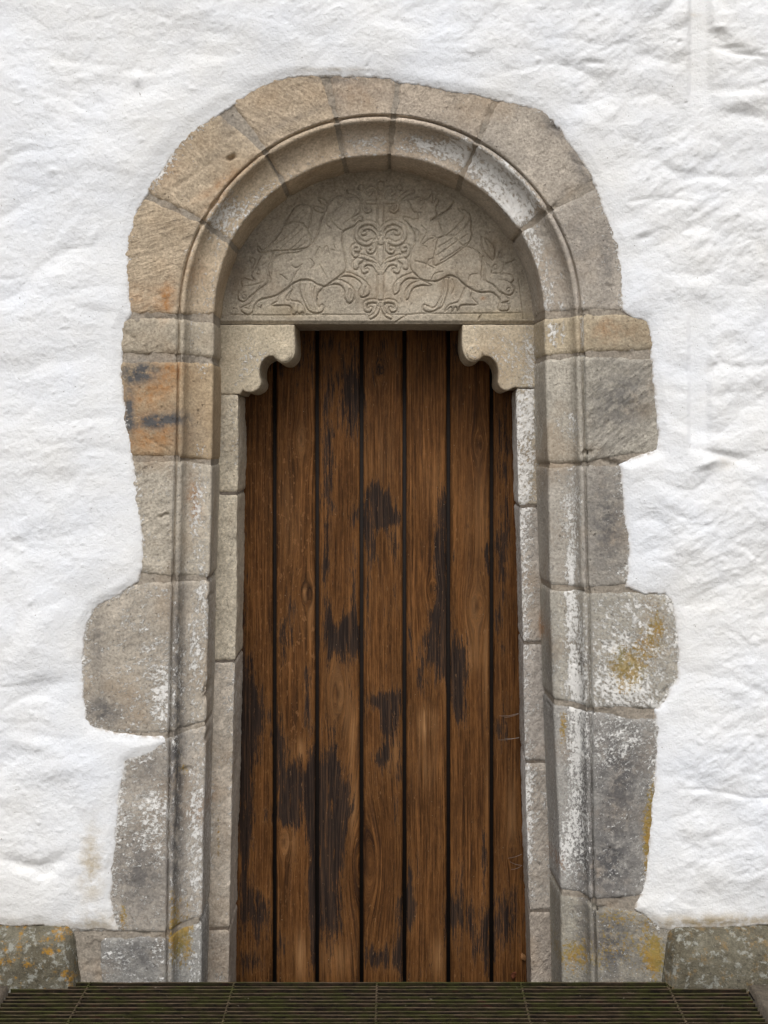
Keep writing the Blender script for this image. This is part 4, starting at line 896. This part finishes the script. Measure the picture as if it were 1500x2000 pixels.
def plank(k):
    x0, x1 = WX(GRV[k], DOOR_Y) + .0075, WX(GRV[k + 1], DOOR_Y) - .0075
    z0, z1 = -.34, float(WZ(600, DOOR_Y))
    xs = np.linspace(x0, x1, max(8, int((x1 - x0) / .004))); zs = np.linspace(z0, z1, 420)
    bev = .006
    xs = np.concatenate([[x0 - .0005, x0 - .0004, x0 + .0010], xs[1:-1], [x1 - .0010, x1 + .0004, x1 + .0005]])
    X, Z = np.meshgrid(xs, zs)
    e = np.minimum(X - x0, x1 - X)
    Y = DOOR_Y + bev * np.clip(1 - e / .007, 0, 1) ** 1.6
    Y[:, 0] = Y[:, -1] = DOOR_Y + .03; Y[:, 1] = Y[:, -2] = DOOR_Y + .008
    PX = X * S * D / (D + DOOR_Y) + VX; PY = HY - (Z - HC) * S * D / (D + DOOR_Y)
    U = X.copy(); kn = np.zeros(X.shape); rings = np.full(X.shape, .06)
    for (kx, ky, r, rz) in KNOT:
        dx = (PX - kx); dz = (PY - ky) * r / rz; q = dx * dx + dz * dz
        if GRV[k] - 10 < kx < GRV[k + 1] + 10 or r > 18:
            U = U - dx * (r * r * 1.5) / (q + r * r * .75) / S * 1.1
            kn = np.maximum(kn, np.exp(-q / (r * .30) ** 2) * .7); rings = np.maximum(rings, .42 * np.exp(-q / (r * 2.6) ** 2))
    U = U + .0035 * fbm(X * 2 + k * 7, Z * 1.1, 2, 101 + k)
    dark = np.full(X.shape, .37) + .30 * fbm(X * 7 + k * 5, Z * 2.2, 3, 131 + k); light = np.zeros(X.shape)
    for b in DARK: dark = dark + .80 * b[4] * blob(PX, PY, b[0], b[1], b[2] * 1.1, b[3] * 1.1)
    for b in LIGHT: light = light + b[4] * 1.15 * blob(PX, PY, b[0], b[1], b[2], b[3])
    if k == 2: rings = np.maximum(rings, .75 * sstep(1400, 1560, PY) * sstep(648, 668, PX))
    if k == 5: rings = np.maximum(rings, .5 * sstep(925, 940, PX) * sstep(1250, 1100, PY) * sstep(840, 930, PY))
    fleck = {1: .95, 0: .6, 2: .2, 3: .15, 4: .2, 5: .1, 6: .1}[k] * np.ones(X.shape)
    if k == 1: fleck = fleck * (.3 + .7 * sstep(830, 900, PY) * sstep(1700, 1300, PY))
    Y = Y + .0012 * fbm(U * 60, Z * 2, 2, 111 + k) + .0025 * kn + .0012 * np.clip(dark - .5, 0, 1) + .0025 * (k % 3 - 1)
    P = np.stack([X, Y, Z], -1)
    o = add_mesh('plank', P.reshape(-1, 3), gridF(*X.shape), M_WOOD, door,
        dict(grain=np.stack([U, Z + k * .37, np.full(X.shape, k * 1.7)], -1).reshape(-1, 3), dark=np.clip(dark, 0, 1.2).ravel(), light=np.clip(light, 0, 1).ravel(), knot=kn.ravel(), rings=rings.ravel(), fleck=fleck.ravel()))
    return o
for k in range(7): plank(k)
bx0, bx1 = float(WX(430, DOOR_Y)), float(WX(1070, DOOR_Y))
V = [(bx0, DOOR_Y + .022, -.36), (bx1, DOOR_Y + .022, -.36), (bx1, DOOR_Y + .022, 2.4), (bx0, DOOR_Y + .022, 2.4), (bx0, DOOR_Y + .06, -.36), (bx1, DOOR_Y + .06, -.36), (bx1, DOOR_Y + .06, 2.4), (bx0, DOOR_Y + .06, 2.4)]
add_mesh('backing_board', V, [(0, 1, 2, 3), (5, 4, 7, 6), (1, 5, 6, 2), (4, 0, 3, 7), (3, 2, 6, 7), (4, 5, 1, 0)], M_DARK, door, smooth=False)

# ------------------------------------------------------------------ plinth stones
def plinth(xa, xb, end, seed, label, ztop):
    """a long rounded plinth stone: profile swept along x, one visible end rounded off"""
    prof = [(0.03, ztop + .004), (0.0, ztop), (-.014, ztop - .006), (-.030, ztop - .020), (-.046, ztop - .040), (-.058, ztop - .065), (-.065, ztop - .095), (-.066, ztop - .13), (-.066, -.03), (-.066, -.12)]
    pr = []
    for i in range(len(prof) - 1):
        a, b = np.array(prof[i]), np.array(prof[i + 1]); n = max(1, int(np.linalg.norm(b - a) / .006))
        for k in range(n): pr.append(a + (b - a) * k / n)
    pr = np.array(pr + [np.array(prof[-1])])
    L = abs(xb - xa); n = int(min(L, .45) / .006)
    t = np.concatenate([np.linspace(0, min(L, .45), n), np.linspace(min(L, .45), L, 30)[1:]])   # distance from the visible end
    sg = 1 if xb > xa else -1
    X = np.broadcast_to(xa + sg * t[:, None], (len(t), len(pr))).copy()
    Yp = np.broadcast_to(pr[None, :, 0], X.shape).copy(); Zp = np.broadcast_to(pr[None, :, 1], X.shape).copy()
    e = np.sqrt(np.clip(1 - (1 - np.clip(t / .035, 0, 1)) ** 2, 0, 1))[:, None]
    Yp = .03 + (Yp - .03) * e; Zp = np.where(Zp > .0, Zp * (0.80 + .20 * e), Zp)
    X = X + sg * .012 * (1 - e) * 0 - sg * .02 * (0.165 - np.clip(Zp, 0, .165)) / .165
    d = .0055 * fbm(X * 11 + seed, Zp * 11 + Yp * 11, 4, seed) + .0022 * fbm(X * 45, Zp * 45 + Yp * 45, 3, seed + 1)
    P = np.stack([X, Yp, Zp], -1); nn = surf_normals(P)
    if nn[..., 1].mean() > 0: nn = -nn; fl = True
    else: fl = False
    P = P + nn * d[..., None]
    F = gridF(*X.shape); F = F[:, ::-1] if fl else F
    lich = .95 if seed == 201 else .35
    o = add_mesh('plinth_stone', P.reshape(-1, 3), F, M_PLINTH, None, dict(lichen=np.full(X.size, lich)))
    o.location = (0, 0, 0)
    tag(o, label, 'plinth stone', 'plinth stones at the wall foot')
plinth(float(WX(146)), -3.2, 1, 201, 'wall-foot plinth stone spotted with orange lichen, left of the doorway', .172)
plinth(float(WX(1303)), 3.2, 1, 202, 'brownish-grey plinth stone with a rounded end, right of the doorway', .170)

# ------------------------------------------------------------------ grating over the pit
GX0, GX1, GYB, GYF = -1.225, 1.130, -.022, -.62
gr = empty('metal_grating', ((GX0 + GX1) / 2, GYB, 0)); tag(gr, 'rusty mossy iron bar grating in front of the door', 'grating')
def box_grid(name, x0, x1, y0, y1, z0, z1, nx, seed, mat, parent, wob=.0012):
    xs = np.linspace(x0, x1, nx)
    ring = [(y0, z0), (y0, z1 - .0012), (y0 + .0012, z1), (y1 - .0012, z1), (y1, z1 - .0012), (y1, z0)]
    P = np.array([[(x, y, z) for (y, z) in ring] for x in xs])
    wv = wob * fbm(xs * 4 + seed, xs * 0, 3, seed); wz = wob * .8 * fbm(xs * 7 + seed, xs * 0 + 3, 3, seed + 2)
    P[..., 1] += wv[:, None]; P[..., 2] += wz[:, None]
    n = len(ring); F = gridF(len(xs), n)
    caps = np.array([[0, 1, 4, 5], [1, 2, 3, 4]]); cap2 = caps[:, ::-1] + (len(xs) - 1) * n
    return add_mesh(name, P.reshape(-1, 3), np.concatenate([F, caps, cap2]), mat, parent, smooth=False)
y = GYB - .008; k = 0
while y > GYF + .01:
    dz = random.Random(k).uniform(-.0015, .0015)
    cut0 = float(WX(140)) if y > -.07 else GX0 + .004
    cut1 = float(WX(1310)) if y > -.07 else GX1 - .004
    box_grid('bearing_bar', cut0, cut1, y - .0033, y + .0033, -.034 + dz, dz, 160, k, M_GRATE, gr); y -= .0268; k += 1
def rod(px):
    # twisted square cross rod lying in the tops of the bars
    x = float(WX(px)); n = 150; ys_ = np.linspace(GYB - .004, GYF + .006, n); P = []
    for q, yy in enumerate(ys_):
        a0 = q * .33
        P.append([(x + .0052 * math.cos(a0 + j * math.pi / 2), yy, -.0035 + .0052 * math.sin(a0 + j * math.pi / 2)) for j in (0, 1, 2, 3, 0)])
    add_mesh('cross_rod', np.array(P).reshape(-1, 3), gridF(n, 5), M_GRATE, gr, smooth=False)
for px in (180, 460, 737, 1016, 1298): rod(px)

# ------------------------------------------------------------------ ground, pit and paving edges
def sheet(name, rects, z, mat):
    V, F = [], []
    for (a, b, c, d) in rects:
        n = len(V); V += [(a, c, z), (b, c, z), (b, d, z), (a, d, z)]; F.append((n, n + 1, n + 2, n + 3))
    o = add_mesh(name, V, F, mat, None, dict(lichen=np.zeros(len(V))), smooth=False); tag(o, kind='structure'); return o
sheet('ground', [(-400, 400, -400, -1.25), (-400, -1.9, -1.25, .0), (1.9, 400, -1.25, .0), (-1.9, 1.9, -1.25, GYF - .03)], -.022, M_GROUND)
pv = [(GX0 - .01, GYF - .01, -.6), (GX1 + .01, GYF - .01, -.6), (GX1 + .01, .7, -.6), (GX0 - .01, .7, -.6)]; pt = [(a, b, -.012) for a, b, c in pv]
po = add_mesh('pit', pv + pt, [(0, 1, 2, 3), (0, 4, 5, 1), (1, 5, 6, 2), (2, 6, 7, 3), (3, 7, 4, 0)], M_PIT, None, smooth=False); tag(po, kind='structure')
def slab(x0, x1, lab, seed, zt):
    xs = np.linspace(x0, x1, 90); ysl = np.linspace(GYF - .03, -.001, 80)
    X, Y = np.meshgrid(xs, ysl)
    inner = x1 if x0 < 0 else x0
    e = np.abs(X - inner)
    Z = zt + .0016 * fbm(X * 9, Y * 9, 3, seed) - .010 * np.exp(-e / .006)
    Z = np.where(e < .001, -.07, Z)
    Xw = X + (.0025 * fbm(Y * 16, Y * 0 + 2, 3, seed)) * (e < .02)
    F = gridF(*X.shape)
    o = add_mesh('paving_slab', np.stack([Xw, Y, Z], -1).reshape(-1, 3), F, M_SLAB, None, dict(lichen=np.zeros(X.size)))
    tag(o, lab, 'paving slab', 'slabs beside the grating', 'thing')
slab(-1.9, GX0 - .003, 'dark stone slab edging the grating at its left end', 301, .006)
slab(GX1 + .003, 1.9, 'brown stone slab edging the grating at its right end', 302, .008)

# ------------------------------------------------------------------ small things on the door
def leaf(name, px, py, w_, h_, rot, mat, label, yy):
    n = 14; V = []; F = []
    x, _, z = W(px, py, yy)
    for i in range(n + 1):
        t = i / n; hw = w_ * .5 * math.sin(math.pi * t) ** .7 * (1 - .25 * t)
        for s_ in (-1, -.5, 0, .5, 1):
            lx = s_ * hw * (1 + .12 * math.sin(i * 2.3)); lz = (t - .5) * h_
            ly = -.004 * abs(s_) - .006 * math.sin(t * 3) - .003 * s_
            c, s2 = math.cos(rot), math.sin(rot)
            V.append((x + lx * c - lz * s2, yy + ly, z + lx * s2 + lz * c))
    F = gridF(n + 1, 5)
    o = add_mesh(name, V, F, mat); md = o.modifiers.new('thick', 'SOLIDIFY'); md.thickness = .0006
    tag(o, label, 'leaf')
leaf('dry_leaf', 1022, 1868, .022, .030, .3, M_LEAF, 'pale tan dry leaf caught between the door and right jamb', DOOR_Y - .012)
leaf('dry_leaf', 1003, 1903, .034, .020, 1.3, M_LEAFR, 'curled red-brown dry leaf at the foot of the last plank', DOOR_Y - .012)
def web(pts_sets, label):
    bm = bmesh.new()
    for (a, b, sag) in pts_sets:
        A, B = Vector(W(*a)), Vector(W(*b)); pr = None
        for i in range(13):
            t = i / 12; p = A.lerp(B, t); p.z -= sag * 4 * t * (1 - t)
            r = .0007 * (.4 + .6 * t)
            ring = [bm.verts.new((p.x, p.y + r * math.cos(q * 2.094), p.z + r * math.sin(q * 2.094))) for q in range(3)]
            if pr:
                for q in range(3): bm.faces.new((pr[q], ring[q], ring[(q + 1) % 3], pr[(q + 1) % 3]))
            pr = ring
    me = bpy.data.meshes.new('cobweb'); bm.to_mesh(me); bm.free()
    o = link_mesh('cobweb', me, M_WEB); tag(o, label, 'cobweb', 'cobwebs between door and right jamb')
dy = DOOR_Y - .006
web([((975, 1398, dy), (1013, 1393, dy - .06), .004), ((985, 1401, dy), (1013, 1394, dy - .06), .003)], 'upper dusty cobweb strand between the last plank and right jamb')
web([((974, 1445, dy), (1014, 1440, dy - .06), .003), ((985, 1442, dy), (1014, 1441, dy - .06), .002)], 'middle dusty cobweb strand between the last plank and right jamb')
web([((992, 1676, dy), (1019, 1668, dy - .06), .003), ((998, 1698, dy), (1020, 1690, dy - .06), .004), ((996, 1683, dy), (1019, 1690, dy - .06), .003)], 'lowest dusty cobweb strands between the last plank and right jamb')
